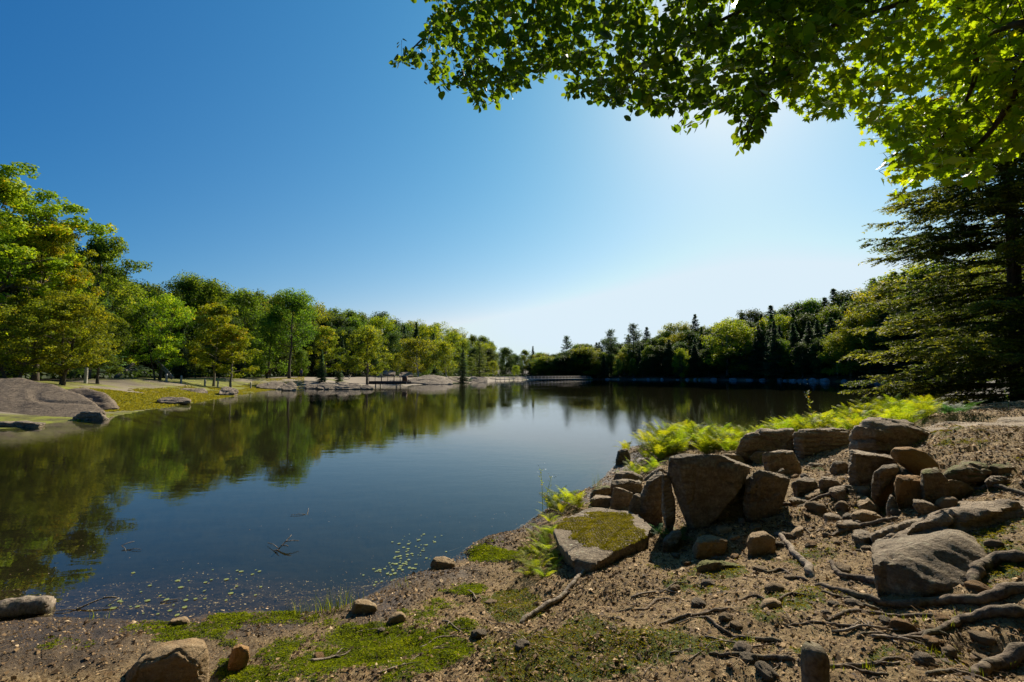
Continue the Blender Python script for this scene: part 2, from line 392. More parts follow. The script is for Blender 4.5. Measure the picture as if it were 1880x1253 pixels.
# ground
def ground_mat():
    m = NT('ground_soil'); p = m.pos()
    big = m.noise(p, 1.1, 5, .6); med = m.noise(p, 7, 6, .65); fine = m.noise(p, 55, 5, .75); grit = m.noise(p, 170, 3, .7)
    vo = m.n('TexVoronoi', {'feature': 'F1'}, Vector=m.mapv(p, (1, 1, .4), (0, 0, .5)), Scale=60)
    soil = m.mix(m.ramp(fine, [(.33, 0.0), (.62, 1.0)]), (.042, .026, .010), (.285, .185, .078))
    soil = m.mix(m.ramp(med, [(.4, 0.0), (.65, .6)]), soil, (.36, .25, .11))
    soil = m.mix(m.ramp(vo.outputs['Color'], [(.6, 0.0), (.95, .6)]), soil, (.55, .41, .22))
    mask = m.attr('mask').outputs['Color']; sep = m.n('SeparateColor', Color=mask)
    moss, grass, wet = sep.outputs[0], sep.outputs[1], sep.outputs[2]
    mossc = m.mix(m.ramp(fine, [(.3, 0.0), (.7, 1.0)]), (.03, .045, .008), (.12, .155, .015))
    mf = m.ramp(m.math('ADD', moss, m.math('MULTIPLY_ADD', med, .5, -.25)), [(.35, 0.0), (.55, 1.0)])
    c = m.mix(mf, soil, mossc)
    wetc = m.mix(m.ramp(med, [(.35, 0.0), (.7, 1.0)]), (.028, .020, .014), (.10, .064, .040))
    c = m.mix(wet, c, wetc)
    m2 = m.attr('mask2').outputs['Color']; s2 = m.n('SeparateColor', Color=m2)
    far, sand, forest = s2.outputs[0], s2.outputs[1], s2.outputs[2]
    gr = m.mix(m.ramp(m.noise(p, 1.1, 8, .72), [(.38, 0.0), (.62, 1.0)]), (.075, .062, .022), (.22, .235, .02))
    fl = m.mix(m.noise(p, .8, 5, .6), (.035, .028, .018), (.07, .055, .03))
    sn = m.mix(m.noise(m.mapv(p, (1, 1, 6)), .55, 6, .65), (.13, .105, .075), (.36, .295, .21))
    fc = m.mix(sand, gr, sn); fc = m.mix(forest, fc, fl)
    c = m.mix(far, c, fc)
    pz = m.n('SeparateXYZ', Vector=p).outputs['Z']
    murk = m.mix(m.noise(m.mapv(p, (1, 1, 1)), 1.6, 5, .6), (.012, .012, .008), (.040, .034, .018))
    c = m.mix(m.ramp(m.math('MULTIPLY', pz, -1.0), [(.10, 0.0), (.75, 1.0)]), c, murk)      # bed darkened with depth, painting in light lost in murky water
    under = m.ramp(m.math('MULTIPLY_ADD', pz, -20.0, .5), [(.45, 0.0), (.6, 1.0)])          # nothing glints below the water line
    rough = m.math('MULTIPLY_ADD', m.math('MULTIPLY', wet, m.math('SUBTRACT', 1.0, under)), -.4, .92)
    hh = m.math('ADD', m.math('MULTIPLY', fine, .7), m.math('ADD', m.math('MULTIPLY', med, .9), m.math('MULTIPLY', grit, .3)))
    b = m.n('BsdfPrincipled', Base_Color=c, Roughness=rough, Normal=m.bump(hh, 1.0, .03)); m.set(b.inputs['Specular IOR Level'], m.math('MULTIPLY_ADD', under, -.3, .3))
    return m.surf(b)
M_ground = ground_mat()

def water_mat():
    m = NT('lake_water'); p = m.pos()
    patch = m.ramp(m.noise(m.mapv(p, (.045, .07, 1)), 1.0, 3, .5), [(.42, .12), (.60, 1.0)])
    a = m.noise(m.mapv(p, (1, 1.6, 1)), 4.5, 3, .55, .3); b = m.noise(m.mapv(p, (1, 2.2, 1)), 1.1, 3, .5)
    h = m.math('ADD', m.math('MULTIPLY', m.math('MULTIPLY', a, .5), patch), m.math('MULTIPLY', b, .35))
    nrm = m.bump(h, 1.0, .0062)
    bf = m.n('NewGeometry').outputs['Backfacing']
    fr = m.n('Fresnel', IOR=m.math('MULTIPLY_ADD', bf, .75 - 1.333, 1.333), Normal=nrm)   # same reflectance seen from either side
    gl = m.n('BsdfGlossy', Color=(1, 1, 1), Roughness=.0, Normal=nrm)
    tr = m.n('BsdfTransparent', Color=(.74, .76, .66))
    mx = m.n('MixShader', _0=fr.outputs[0], _1=tr.outputs[0], _2=gl.outputs[0])
    return m.surf(mx)
M_water = water_mat()

def plain(name, col, rough=.7, var=.25, scale=8, metal=0):
    m = NT(name); n1 = m.noise(m.objco(), scale, 5, .6)
    c = m.mix(m.ramp(n1, [(.3, 0.0), (.75, 1.0)]), tuple(v * (1 - var) for v in col), tuple(min(1, v * (1 + var)) for v in col))
    b = m.n('BsdfPrincipled', Base_Color=c, Roughness=rough, Metallic=metal, Normal=m.bump(n1, .3, .01)); b.inputs['Specular IOR Level'].default_value = .3
    return m.surf(b)
M_deck = plain('weathered_deck', (.06, .038, .028), .85)
M_rail = plain('dark_rail', (.05, .04, .035), .7)
M_plank = plain('grey_plank', (.36, .33, .28), .8)
M_post = plain('pale_post', (.38, .35, .28), .8)
M_sign = plain('brown_sign', (.12, .055, .03), .7)
M_pad = plain('lily_pad', (.22, .25, .07), .35, .3, 60)
M_leafb = plain('leaf_litter', (.24, .15, .08), .75, .6, 200)
M_skin = plain('skin', (.45, .28, .2), .6, .05)
M_blue = plain('blue_cloth', (.03, .05, .16), .9, .1)
M_pinkc = plain('pink_cloth', (.30, .10, .09), .9, .1)
M_darkc = plain('dark_cloth', (.02, .02, .03), .9, .1)
M_white_pl = plain('white_petal', (.7, .7, .68), .6, .05)

def litter_mat():
    m = NT('forest_litter'); tone = m.attr('tone').outputs['Fac']
    c = m.ramp(tone, [(0, (.035, .020, .009)), (.4, (.16, .095, .04)), (.75, (.44, .29, .135)), (1, (.74, .57, .36))])
    b = m.n('BsdfPrincipled', Base_Color=c, Roughness=.8); b.inputs['Specular IOR Level'].default_value = .3
    tr = m.n('BsdfTranslucent', Color=c)
    return m.surf(m.n('MixShader', _0=.15, _1=b.outputs[0], _2=tr.outputs[0]))
M_litter = litter_mat()
# ------------------------------------------------------------------ ground sheet
def blobs(px, py, L):
    s = np.zeros(px.shape)
    for cx, cy, rx, ry, st in L:
        d = ((px - cx) / rx) ** 2 + ((py - cy) / ry) ** 2
        s = np.maximum(s, st * np.clip(1.5 - d, 0, 1))
    return s
MOSS_G = [(690, 1195, 150, 42, 1), (560, 1205, 90, 38, .95), (470, 1135, 100, 12, .9), (400, 1150, 60, 10, .7), (330, 1160, 90, 18, .6), (905, 1018, 48, 16, 1), (960, 1000, 50, 14, .7), (800, 1130, 60, 25, .45),
          (430, 1205, 30, 30, .8), (470, 1240, 70, 18, .9), (120, 1185, 60, 14, .6), (850, 1082, 40, 10, .7), (850, 1150, 50, 14, .5), (650, 1240, 90, 20, .7), (560, 1140, 60, 14, .6)]
MOSS_O = [(950, 1120, 60, 35, .9), (1040, 1150, 60, 28, .8), (1000, 1170, 120, 20, .6), (1100, 1200, 180, 50, .55), (1000, 1235, 120, 25, .7), (1320, 1050, 50, 14, .7), (1350, 1190, 90, 22, .7), (1830, 1015, 60, 40, .9),
          (1560, 1060, 50, 14, .55), (1430, 1120, 60, 20, .45), (1680, 1205, 90, 25, .6), (1790, 890, 90, 14, .7), (1600, 1000, 60, 16, .45), (1620, 930, 50, 18, .8), (1760, 800, 90, 20, .4), (1500, 1210, 60, 24, .4), (1480, 1000, 60, 20, .4)]
def moss_masks(x, y, z):
    px, py = project(x, y, z)
    r = np.hypot(x, y)
    n = fbm(x * 3.2, y * 3.2, x * 0, 6, 31, .72) * .62
    g = blobs(px, py, MOSS_G) ; o = blobs(px, py, MOSS_O)
    ok = (r < 13) & (y > .6)
    sp = np.clip(n * 1.1 - .24, 0, .7) * (lake_sd(x, y) > .1)
    return np.where(ok, np.clip(g * .9 + n * (g > 0), 0, 1), 0), np.where(ok, np.clip(np.maximum(o * .9 + n * (o > 0), sp), 0, 1), 0)

ang = np.concatenate([np.linspace(-180, -64, 50, endpoint=False), np.linspace(-64, 64, 1150, endpoint=False), np.linspace(64, 180, 50, endpoint=False)])
rad = np.concatenate([np.linspace(.12, .85, 8, endpoint=False), 1 / np.linspace(1 / .85, 1 / 16., 560, endpoint=False), np.exp(np.linspace(math.log(16), math.log(3000), 190))])
A2, R2 = np.meshgrid(np.radians(ang), rad, indexing='ij')
GX = R2 * np.sin(A2); GY = R2 * np.cos(A2)
GZ = terrain(GX, GY)
nA, nR = GX.shape
i = np.arange(nA)[:, None]; j = np.arange(nR - 1)[None]; i2 = (i + 1) % nA
gF = np.stack([i * nR + j, i * nR + j + 1, i2 * nR + j + 1, i2 * nR + j], -1).reshape(-1, 4)
gV = np.stack([GX, GY, GZ], -1).reshape(-1, 3)
cen = len(gV)
gV = np.vstack([gV, [[0, 0, tz(0, 0)]]])
ii = np.arange(nA)
g3 = np.stack([ii * nR, ((ii + 1) % nA) * nR, np.full(nA, cen)], -1)
gme = mesh_np('ground', gV, [gF[:, ::-1], g3[:, ::-1]], M_ground, True)
vx, vy, vz = gV[:, 0], gV[:, 1], gV[:, 2]
sdv = lake_sd(vx, vy); rv = np.hypot(vx, vy)
mg, mo = moss_masks(vx, vy, vz)
wet = sstep(.9, .15, sdv + fbm(vx * 2, vy * 2, vx * 0, 3, 41) * .4) * (rv < 14)
ppx, ppy = project(vx, vy, vz)
wet = np.maximum(wet, blobs(ppx, ppy, [(60, 1180, 220, 60, .75), (350, 1200, 150, 40, .45)]) * (rv < 6) * (vy > 1))
wet = np.where(sdv < 0, 1, wet)
col = np.stack([np.maximum(mg, mo), mo * 0, wet, wet * 0 + 1], -1).astype(np.float32)
at = gme.attributes.new('mask', 'FLOAT_COLOR', 'POINT'); at.data.foreach_set('color', col.ravel())
far = sstep(13, 17, rv) * (1 - ((vx > 2) & (vy < 14) & (rv < 24)) * 1.0)
nn = fbm(vx * .16, vy * .16, vx * 0, 4, 51)
azv = np.degrees(np.arctan2(vx, vy))
sandy = np.interp(azv, [-60, -44, -38, -33, -29, -27, -6, 6, 12, 60], [.55, .30, .08, .10, .30, .8, .8, .75, .7, .5])
sand = sstep(-.25, .2, nn + (sandy - .5) * 1.6) * (1 - 0)
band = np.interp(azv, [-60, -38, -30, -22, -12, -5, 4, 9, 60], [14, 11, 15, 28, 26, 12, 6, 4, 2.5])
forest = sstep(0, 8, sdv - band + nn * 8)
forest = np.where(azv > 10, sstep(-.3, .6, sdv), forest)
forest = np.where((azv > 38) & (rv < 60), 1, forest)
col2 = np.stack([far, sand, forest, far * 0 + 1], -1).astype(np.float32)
at = gme.attributes.new('mask2', 'FLOAT_COLOR', 'POINT'); at.data.foreach_set('color', col2.ravel())
tag(link('ground', gme), 'bare brown soil, moss and granite around the lake', 'ground', kind='structure')

# lake surface
wx = np.array([-300, 420]); wy = np.array([-10, 340])
wV = np.array([[-300, -10, 0], [420, -10, 0], [420, 340, 0], [-300, 340, 0]], float)
tag(link('water', mesh_np('water', wV, np.array([[0, 1, 2, 3]]), M_water)), 'calm dark lake mirroring the trees and the sky', 'water', kind='structure')
# ------------------------------------------------------------------ tree prototypes (each a trunk mesh and a crown mesh, foot at the origin)
def deciduous(name, seed, Hh, Rw, base=.18, nlimb=16, nleaf=14000, leaf=.26, bark=None, leafm=None, trunk_r=None, stems=1, shape=1.0, layered=.5, clump=.13, bare=0, lean=0.0, lopside=0):
    rs = RS(seed); g = Geo(); cl = []
    trunk_r = trunk_r or Hh * .016
    for sidx in range(stems):
        th = rs.uniform(0, 6.28); off = np.array([math.cos(th), math.sin(th), 0]) * (trunk_r * 1.7 if stems > 1 else 0)
        top = Hh * (rs.uniform(.72, .9) if stems > 1 else .88)
        k = 9; tt = np.linspace(0, 1, k)
        bend = off * 4 * (stems > 1)
        P = np.stack([off[0] + bend[0] * tt * 1.5 + lean * Hh * tt + rs.normal(size=k).cumsum() * Hh * .006, off[1] + bend[1] * tt * 1.5 + rs.normal(size=k).cumsum() * Hh * .006, tt * top], 1)
        P[0] = off; P[0, 2] = -.4
        rr = trunk_r * (1 - .86 * tt) * (1 if stems == 1 else .75); rr[0] *= 1.35
        P = spline(P, 18); rr = np.interp(np.linspace(0, 1, 18), tt, rr)
        g.tube(P, rr, 8)
        for l in range(nlimb):
            u = base + (1 - base) * ((l + rs.uniform(0, .9)) / nlimb) * .97
            z = u * top
            st = np.array([np.interp(z, P[:, 2], P[:, d]) for d in range(3)])
            env = math.sin(min(1, ((u - base) / (1 - base)) * .86 + .17) * math.pi) ** (.6 * shape)
            L = Rw * env * rs.uniform(.65, 1.08)
            az = l * 2.4 + rs.uniform(-.5, .5)
            if lopside and math.cos(az) < 0: L *= 1 - lopside
            el = np.interp(u, [base, .6, 1], [.15, .55, 1.1]) + rs.uniform(-.15, .2)
            d = np.array([math.cos(az) * math.cos(el), math.sin(az) * math.cos(el), math.sin(el)])
            Q = [st + d * L * t + np.array([0, 0, .12 * L * t * t]) + rs.normal(size=3) * L * .04 * t for t in (0, .35, .7, 1)]
            r0 = max(.012, np.interp(z, P[:, 2], rr) * .5)
            g.tube(spline(Q, 7), np.linspace(r0, r0 * .25, 7), 5, cap=False)
            cl.append((Q[3], 1.0)); cl.append((Q[2], .9))
            if rs.rand() < .6: cl.append((Q[1] * .6 + Q[2] * .4, .8))
            for s2 in range(3):
                t0 = rs.uniform(.35, .9); q = st + d * L * t0
                az2 = az + rs.choice([-1, 1]) * rs.uniform(.5, 1.2)
                d2 = np.array([math.cos(az2), math.sin(az2), rs.uniform(-.1, .7)]); L2 = L * rs.uniform(.3, .55)
                e = q + d2 * L2
                g.tube([q, (q + e) / 2 + [0, 0, L2 * .06], e], [r0 * .4, r0 * .28, r0 * .12], 4, cap=False)
                cl.append((e, rs.uniform(.6, 1)))
        cl.append((P[-1], .8)); cl.append((P[-1] + [0, 0, Hh * .06], .7))
    C = np.array([c for c, _ in cl]); S = np.array([s for _, s in cl]) * Hh * clump
    w = S ** 2; w /= w.sum()
    idx = rs.choice(len(C), nleaf, p=w)
    d = rs.normal(size=(nleaf, 3)); d /= np.linalg.norm(d, axis=1)[:, None]
    rr = rs.uniform(.35, 1, nleaf) ** .5
    flat = np.array([1, 1, 1 - layered * .55])
    # spray out in a few sub-clumps so each clump has a ragged outline
    sub = rs.normal(size=(len(C), 7, 3)); sub /= np.linalg.norm(sub, axis=2)[..., None]
    sb = sub[idx, rs.randint(0, 7, nleaf)]
    pos = C[idx] + S[idx][:, None] * flat * (sb * .62 + d * rr[:, None] * .52)
    keep = pos[:, 2] > Hh * base * .45
    pos, d, idx, sb = pos[keep], d[keep], idx[keep], sb[keep]
    n = len(pos)
    N = d * .6 + np.array([0, 0, .7]) + rs.normal(size=(n, 3)) * .55
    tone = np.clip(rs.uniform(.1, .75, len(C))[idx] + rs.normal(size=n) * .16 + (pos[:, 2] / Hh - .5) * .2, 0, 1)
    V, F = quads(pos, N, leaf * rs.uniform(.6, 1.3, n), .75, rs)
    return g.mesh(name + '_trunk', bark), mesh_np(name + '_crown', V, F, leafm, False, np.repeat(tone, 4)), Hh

def conifer(name, seed, Hh, Rw, base=.06, whorls=34, per=7, leafm=None, leaf=.3, droop=.15, dens=18, sparse=0.0, top_tuft=False, bark=None, shape=.9):
    """spruce, hemlock and pine: whorls of limbs carrying flat sprays"""
    rs = RS(seed); g = Geo()
    P = np.array([[rs.normal() * .004 * Hh * t, rs.normal() * .004 * Hh * t, Hh * t] for t in np.linspace(0, 1, 10)]); P[0] = [0, 0, -.4]
    tr = Hh * .014
    g.tube(spline(P, 16), np.linspace(tr * 1.2, tr * .08, 16), 7)
    pos = []; nor = []; up = []; ton = []; sz = []
    for w in range(whorls):
        u = base + (1 - base) * (w + rs.uniform(-.2, .2)) / whorls
        if top_tuft: env = (math.sin(min(1, (u - base) / (1 - base) * .8 + .18) * math.pi)) ** .7 * (1 if u < .9 else .75)
        else: env = (1 - (u - base) / (1 - base)) ** shape * min(1, .55 + (u - base) * 4) + .012
        for b in range(per):
            if rs.rand() < sparse: continue
            L = Rw * env * rs.uniform(.6, 1.12)
            az = rs.uniform(0, 6.28)
            el0 = np.interp(u, [0, .6, 1], [-.08, .18, .75]) + rs.uniform(-.1, .1) + (.15 if top_tuft else 0)
            ts = np.linspace(.12, 1, max(3, int(dens * (.35 + .65 * env))))
            h = np.array([math.cos(az), math.sin(az), 0])
            z = math.sin(el0) * ts - droop * ts ** 2 + droop * .55 * ts ** 4
            BP = np.array([0, 0, u * Hh]) + L * (h[None] * ts[:, None] * math.cos(el0) + np.stack([0 * z, 0 * z, z], 1))
            st = np.array([0, 0, u * Hh])
            if L > Hh * .03: g.tube(np.vstack([st, BP[::max(1, len(BP) // 4)]]), np.linspace(tr * .28 * (1 - u * .6), .006, 1 + len(BP[::max(1, len(BP) // 4)])), 4, cap=False)
            side = np.array([-h[1], h[0], 0])
            cl_t = rs.uniform(.15, .7)
            for q, t in zip(BP, ts):
                wdt = L * .42 * (1 - t * .72) + leaf * .35
                m = 2 + int(2.2 * wdt / leaf)
                a = rs.uniform(-1, 1, m)
                pp = q + side * (a * wdt)[:, None] + h * (np.abs(a) * wdt * .45)[:, None] + rs.normal(size=(m, 3)) * leaf * .16 - np.array([0, 0, 1]) * (np.abs(a) ** 1.5 * wdt * .22)[:, None]
                dr = side * np.sign(a)[:, None] * .8 + h * 1.0 + rs.normal(size=(m, 3)) * .3
                nn = np.array([0, 0, 1]) + rs.normal(size=(m, 3)) * (.7 if top_tuft else .4)
                if top_tuft: pp[:, 2] += np.abs(rs.normal(size=m)) * leaf * .5
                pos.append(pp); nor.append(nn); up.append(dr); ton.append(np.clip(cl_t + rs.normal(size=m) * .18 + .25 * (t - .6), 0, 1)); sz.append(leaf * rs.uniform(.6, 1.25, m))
    pos = np.concatenate(pos); nor = np.concatenate(nor); up = np.concatenate(up)
    # long axis follows the shoot: cross(N, A) must be sideways
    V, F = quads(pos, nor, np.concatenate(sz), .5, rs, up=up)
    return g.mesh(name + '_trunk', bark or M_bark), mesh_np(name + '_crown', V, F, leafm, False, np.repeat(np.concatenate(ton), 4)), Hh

PROTO = {
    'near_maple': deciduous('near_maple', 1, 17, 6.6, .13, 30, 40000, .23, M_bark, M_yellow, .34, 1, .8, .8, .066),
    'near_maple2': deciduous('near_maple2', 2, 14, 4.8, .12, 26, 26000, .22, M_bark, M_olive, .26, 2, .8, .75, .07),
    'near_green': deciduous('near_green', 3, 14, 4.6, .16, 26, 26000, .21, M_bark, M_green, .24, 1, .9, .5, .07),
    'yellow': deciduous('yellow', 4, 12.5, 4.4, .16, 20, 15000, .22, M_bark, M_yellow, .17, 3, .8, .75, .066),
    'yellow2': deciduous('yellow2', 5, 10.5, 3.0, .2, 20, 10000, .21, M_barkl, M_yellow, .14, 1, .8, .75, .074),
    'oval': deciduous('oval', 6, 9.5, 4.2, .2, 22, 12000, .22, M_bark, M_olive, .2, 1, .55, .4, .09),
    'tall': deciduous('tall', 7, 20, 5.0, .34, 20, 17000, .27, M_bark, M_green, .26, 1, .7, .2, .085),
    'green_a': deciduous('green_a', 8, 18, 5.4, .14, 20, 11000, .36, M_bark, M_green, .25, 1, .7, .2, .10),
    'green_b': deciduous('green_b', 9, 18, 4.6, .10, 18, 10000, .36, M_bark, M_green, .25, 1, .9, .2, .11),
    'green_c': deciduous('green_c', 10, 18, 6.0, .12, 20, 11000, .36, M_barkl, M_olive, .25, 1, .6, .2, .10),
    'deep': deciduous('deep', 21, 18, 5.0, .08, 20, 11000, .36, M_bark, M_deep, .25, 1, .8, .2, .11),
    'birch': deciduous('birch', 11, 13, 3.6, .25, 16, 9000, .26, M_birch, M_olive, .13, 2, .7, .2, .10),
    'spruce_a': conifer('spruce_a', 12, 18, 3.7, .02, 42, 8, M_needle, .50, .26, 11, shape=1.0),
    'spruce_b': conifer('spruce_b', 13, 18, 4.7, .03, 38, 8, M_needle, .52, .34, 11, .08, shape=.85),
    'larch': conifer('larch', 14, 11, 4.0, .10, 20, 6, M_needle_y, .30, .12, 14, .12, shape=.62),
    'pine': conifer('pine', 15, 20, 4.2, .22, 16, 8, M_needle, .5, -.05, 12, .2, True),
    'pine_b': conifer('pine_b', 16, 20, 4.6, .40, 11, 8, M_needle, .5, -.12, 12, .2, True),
}
TREE_N = {'near_maple': 'maple_tree', 'near_maple2': 'maple_tree', 'near_green': 'broadleaf_tree', 'yellow': 'maple_tree', 'yellow2': 'maple_tree', 'oval': 'broadleaf_tree', 'tall': 'broadleaf_tree', 'green_a': 'broadleaf_tree',
          'green_b': 'broadleaf_tree', 'green_c': 'broadleaf_tree', 'birch': 'birch_tree', 'deep': 'broadleaf_tree', 'spruce_a': 'spruce_tree', 'spruce_b': 'spruce_tree', 'larch': 'larch_tree', 'pine': 'pine_tree', 'pine_b': 'pine_tree'}
def inland(px, want):
    """distance at which the sight line has gone `want` metres past the far water edge"""
    a = (px - 940) / FPX
    Y = np.linspace(14, 380, 370); sd = lake_sd(a * Y, Y)
    water = np.where(sd < 0)[0]
    if len(water) == 0: return 60 + want
    k = water[-1]; ok = np.where((Y > Y[k]) & (sd >= want))[0]
    return float(Y[ok[0]]) if len(ok) else float(Y[k] + want)
RT = RS(77)
n_tree = 0
def tree(kind, px, Y, top, label, group=None, wx=1.0, rz=None, foot=None, lean=0):
    """plant a tree at a bearing and a distance; its height follows from how high its top stands above the lake"""
    global n_tree
    t_me, c_me, H0 = PROTO[kind]
    if Y > 90 and lake_sd(np.array([at_y(px, 689, Y)[0]]), np.array([Y]))[0] < .5: Y = inland(px, .8)
    p = at_y(px, 689, Y)
    g = tz(p[0], p[1]) if foot is None else foot
    ztop = CAMH + Y * ((689 - top) / FPX)
    s = max(.25, (ztop - g) / (H0 * 1.02))
    o = empty(TREE_N[kind], (p[0], p[1], g - .05))
    o.scale = (s * wx, s * wx, s); o.rotation_euler = (0, R(lean), RT.uniform(0, 6.28) if rz is None else rz)
    tag(o, label, 'tree', group)
    link('trunk', t_me, o); link('crown', c_me, o)
    n_tree += 1
    return o

# named trees of the left shore, from the photograph's left edge inwards
tree('near_maple', -15, 36, 286, 'tallest yellow-green maple, cut by the left edge of the photo above the big rock', rz=.4, wx=1.0)
tree('near_maple', 66, 39, 385, 'broad yellow maple with twin trunks, second from the left edge', rz=2.2, wx=.75)
tree('near_maple2', 25, 31, 520, 'low yellow-green maple under the tallest maple, behind the big rock', rz=1, wx=1.1)
tree('near_maple2', 115, 34, 500, 'yellow-tinged maple with a thick double trunk, behind the big rock', rz=3.1, wx=1.0)
tree('near_green', 160, 47, 412, 'dark green tree with an open top, right of the tallest maple', rz=2, wx=.85)
tree('near_green', 180, 40, 560, 'leafy green tree with two thin trunks beside a grey post', rz=.3, wx=1.0)
tree('yellow', 290, 52, 522, 'yellow-green maple with several stems on the grassy point', rz=.8, wx=.82)
tree('tall', 332, 92, 490, 'dark round-topped tree behind the grassy point', rz=.5)
tree('green_a', 382, 96, 506, 'narrow dark green tree right of the dark round-topped one')
tree('yellow2', 393, 58, 545, 'slim maple with a straight pale trunk beside the water, left one of two', rz=.2, wx=1.0)
tree('yellow2', 425, 57, 588, 'golden maple leaning right over the water, right one of two', rz=2.2, wx=1.15, lean=4)
tree('green_a', 445, 95, 524, 'dark green tree behind the golden leaning maple')
tree('green_b', 490, 84, 560, 'mid green tree left of the tall broad-topped one')
tree('tall', 531, 84, 520, 'tall tree with a bare lower trunk and broad top, highest by the beach', rz=1.5, wx=1.15)
tree('yellow2', 597, 80, 592, 'narrow golden maple behind the beach', rz=1.9, wx=.9)
tree('spruce_a', 590, 76, 640, 'small spruce at the foot of the narrow golden maple', wx=1.0)
tree('spruce_a', 622, 84, 640, 'small dark spruce right of the narrow golden maple', wx=.8)
tree('oval', 675, 82, 604, 'rounded yellow-green tree with a dark trunk beside the wooden dock', rz=.9, wx=1.0)
tree('birch', 768, 112, 602, 'broad yellow-green tree with pale trunks on the rocky point', rz=1.1, wx=1.35)
tree('birch', 822, 118, 608, 'pale-trunked green tree left of the layered larch', rz=2.3)
tree('spruce_b', 850, 112, 640, 'small dark spruce behind the rocky point left of the larch')
tree('larch', 880, 104, 624, 'yellow-green larch with flat layered boughs on the rocky point', wx=1.05)
# sunlit pines standing clear of the far end
tree('pine', 1041, 228, 615, 'lone pine with tiered boughs at the far end, leftmost of the three tall pines', wx=1.0)
tree('pine_b', 1122, 226, 604, 'flat-topped pine above the far right shore, middle of the three tall pines', wx=.9)
tree('pine', 1164, 214, 592, 'tallest tiered pine above the far right shore, rightmost of the three tall pines', wx=1.15)
tree('birch', 1098, 214, 655, 'small pale-trunked birch at the water edge below the far pines', wx=1.0)
tree('green_c', 1250, 190, 640, 'single sunlit yellow-green tree low in the dark right-hand wood', wx=.8)
tree('green_c', 1335, 182, 588, 'light green tree rising out of the dark conifers right of the pines', wx=1.4)
tree('spruce_a', 1425, 140, 585, 'pale sunlit spruce standing out of the shaded right-hand wood', wx=1.1)

# rows of the woods
sky_x = [-400, -200, 0, 120, 200, 240, 290, 330, 400, 460, 500, 560, 600, 650, 700, 760, 800, 860, 900, 940, 980, 1010, 1030, 1060, 1100, 1150, 1200, 1240, 1280, 1330, 1400, 1450, 1500, 1560, 1600, 1640, 1700, 1800, 2000, 2300]
sky_y = [330, 360, 400, 470, 500, 512, 528, 522, 525, 532, 540, 563, 565, 568, 580, 590, 600, 612, 622, 636, 646, 655, 652, 640, 628, 622, 608, 600, 588, 580, 568, 556, 545, 532, 512, 505, 490, 470, 450, 440]
def skyline(px): return float(np.interp(px, sky_x, sky_y))
LH = 'leafy green tree in the dense wood on the hillside behind the left shore'
LM = 'broadleaf tree at the edge of the wood behind the left shore and beach'
LC = 'dark conifer mixed into the wood behind the left shore'
FE = 'tree in the low wood at the far end of the lake'
RB = 'broadleaf tree showing above the conifers of the shaded right-hand wood'
RC = 'dark conifer in the shaded wood along the right-hand shore'
for row, (want, drop, step) in enumerate([(62, 0, 19), (44, 14, 22), (30, 30, 26)]):
    px = -330.0
    while px < 1005:
        px += step * RT.uniform(.7, 1.3)
        w = want * np.interp(px, [0, 300, 700, 950, 1005], [.8, .9, 1.0, .7, .5])
        Y = inland(px, w) if px > 0 else 45 + want * .8
        top = skyline(px) + drop * np.interp(px, [0, 500, 1000], [1.6, 1.2, .35]) + RT.normal() * 5 + (RT.rand() < .15) * -8
        Hpx = 689 - top
        if RT.rand() < .14 and row: tree(RT.choice(['spruce_a', 'spruce_b']), px, Y, top - 4, LC, 'conifers in the left wood')
        elif row == 2: tree(RT.choice(['deep', 'deep', 'green_b', 'deep']), px, Y, top, LM, 'trees at the edge of the left wood')  # mostly the darker green, painting in the unlit interior of the wood
        else: tree(RT.choice(['green_a', 'green_b', 'deep', 'green_c']), px, Y, top, LH, 'trees of the wooded left hillside')
px = 300.0   # trees standing on the flat behind the beach
while px < 990:
    px += RT.uniform(24, 44)
    want = np.interp(px, [300, 700, 800, 990], [18, 21, 14, 6])
    Y = inland(px, want + RT.uniform(-2, 4))
    top = 689 - (689 - skyline(px)) * RT.uniform(.34, .60)
    tree(RT.choice(['deep', 'green_b', 'birch', 'spruce_a', 'deep']), px, Y, top, 'young tree among the trunks behind the beach and rocky point', 'young trees behind the beach', wx=1.0)
px = 985.0
while px < 1075:
    px += RT.uniform(6, 10)
    for wv, dr in ((34, 0), (18, 5), (6, 12)): tree(RT.choice(['green_a', 'green_b', 'deep', 'green_c']), px + RT.uniform(-4, 4), inland(px, wv), skyline(px) + dr * .7 - 3 + RT.normal() * 3, FE, 'trees at the far end of the lake', wx=1.9)
for row, (want, drop, step) in enumerate([(34, 0, 17), (20, 22, 19), (9, 48, 22), (3.5, 80, 26)]):
    px = 1050.0
    while px < 1990:
        px += step * RT.uniform(.7, 1.3) * np.interp(px, [1050, 1600], [.75, 1.25])
        top = skyline(px) + drop * np.interp(px, [1050, 1250, 1600], [.32, .6, 1.0]) + RT.normal() * 5
        Y = inland(px, want)
        brd = RT.rand() < (.74 if row == 0 and px > 1240 else .5 if px < 1180 else .58 if row < 2 else .45)
        if brd: tree(RT.choice(['green_a', 'deep', 'green_b', 'deep', 'green_c']), px, Y, top, RB, 'broadleaf trees in the right-hand wood', wx=RT.uniform(1.0, 1.35))
        else: tree(RT.choice(['spruce_a', 'spruce_b', 'spruce_b']), px, Y, top - RT.uniform(0, 9), RC, 'conifers of the right-hand wood', wx=RT.uniform(1.1, 1.7), lean=RT.uniform(-2.5, 2.5))

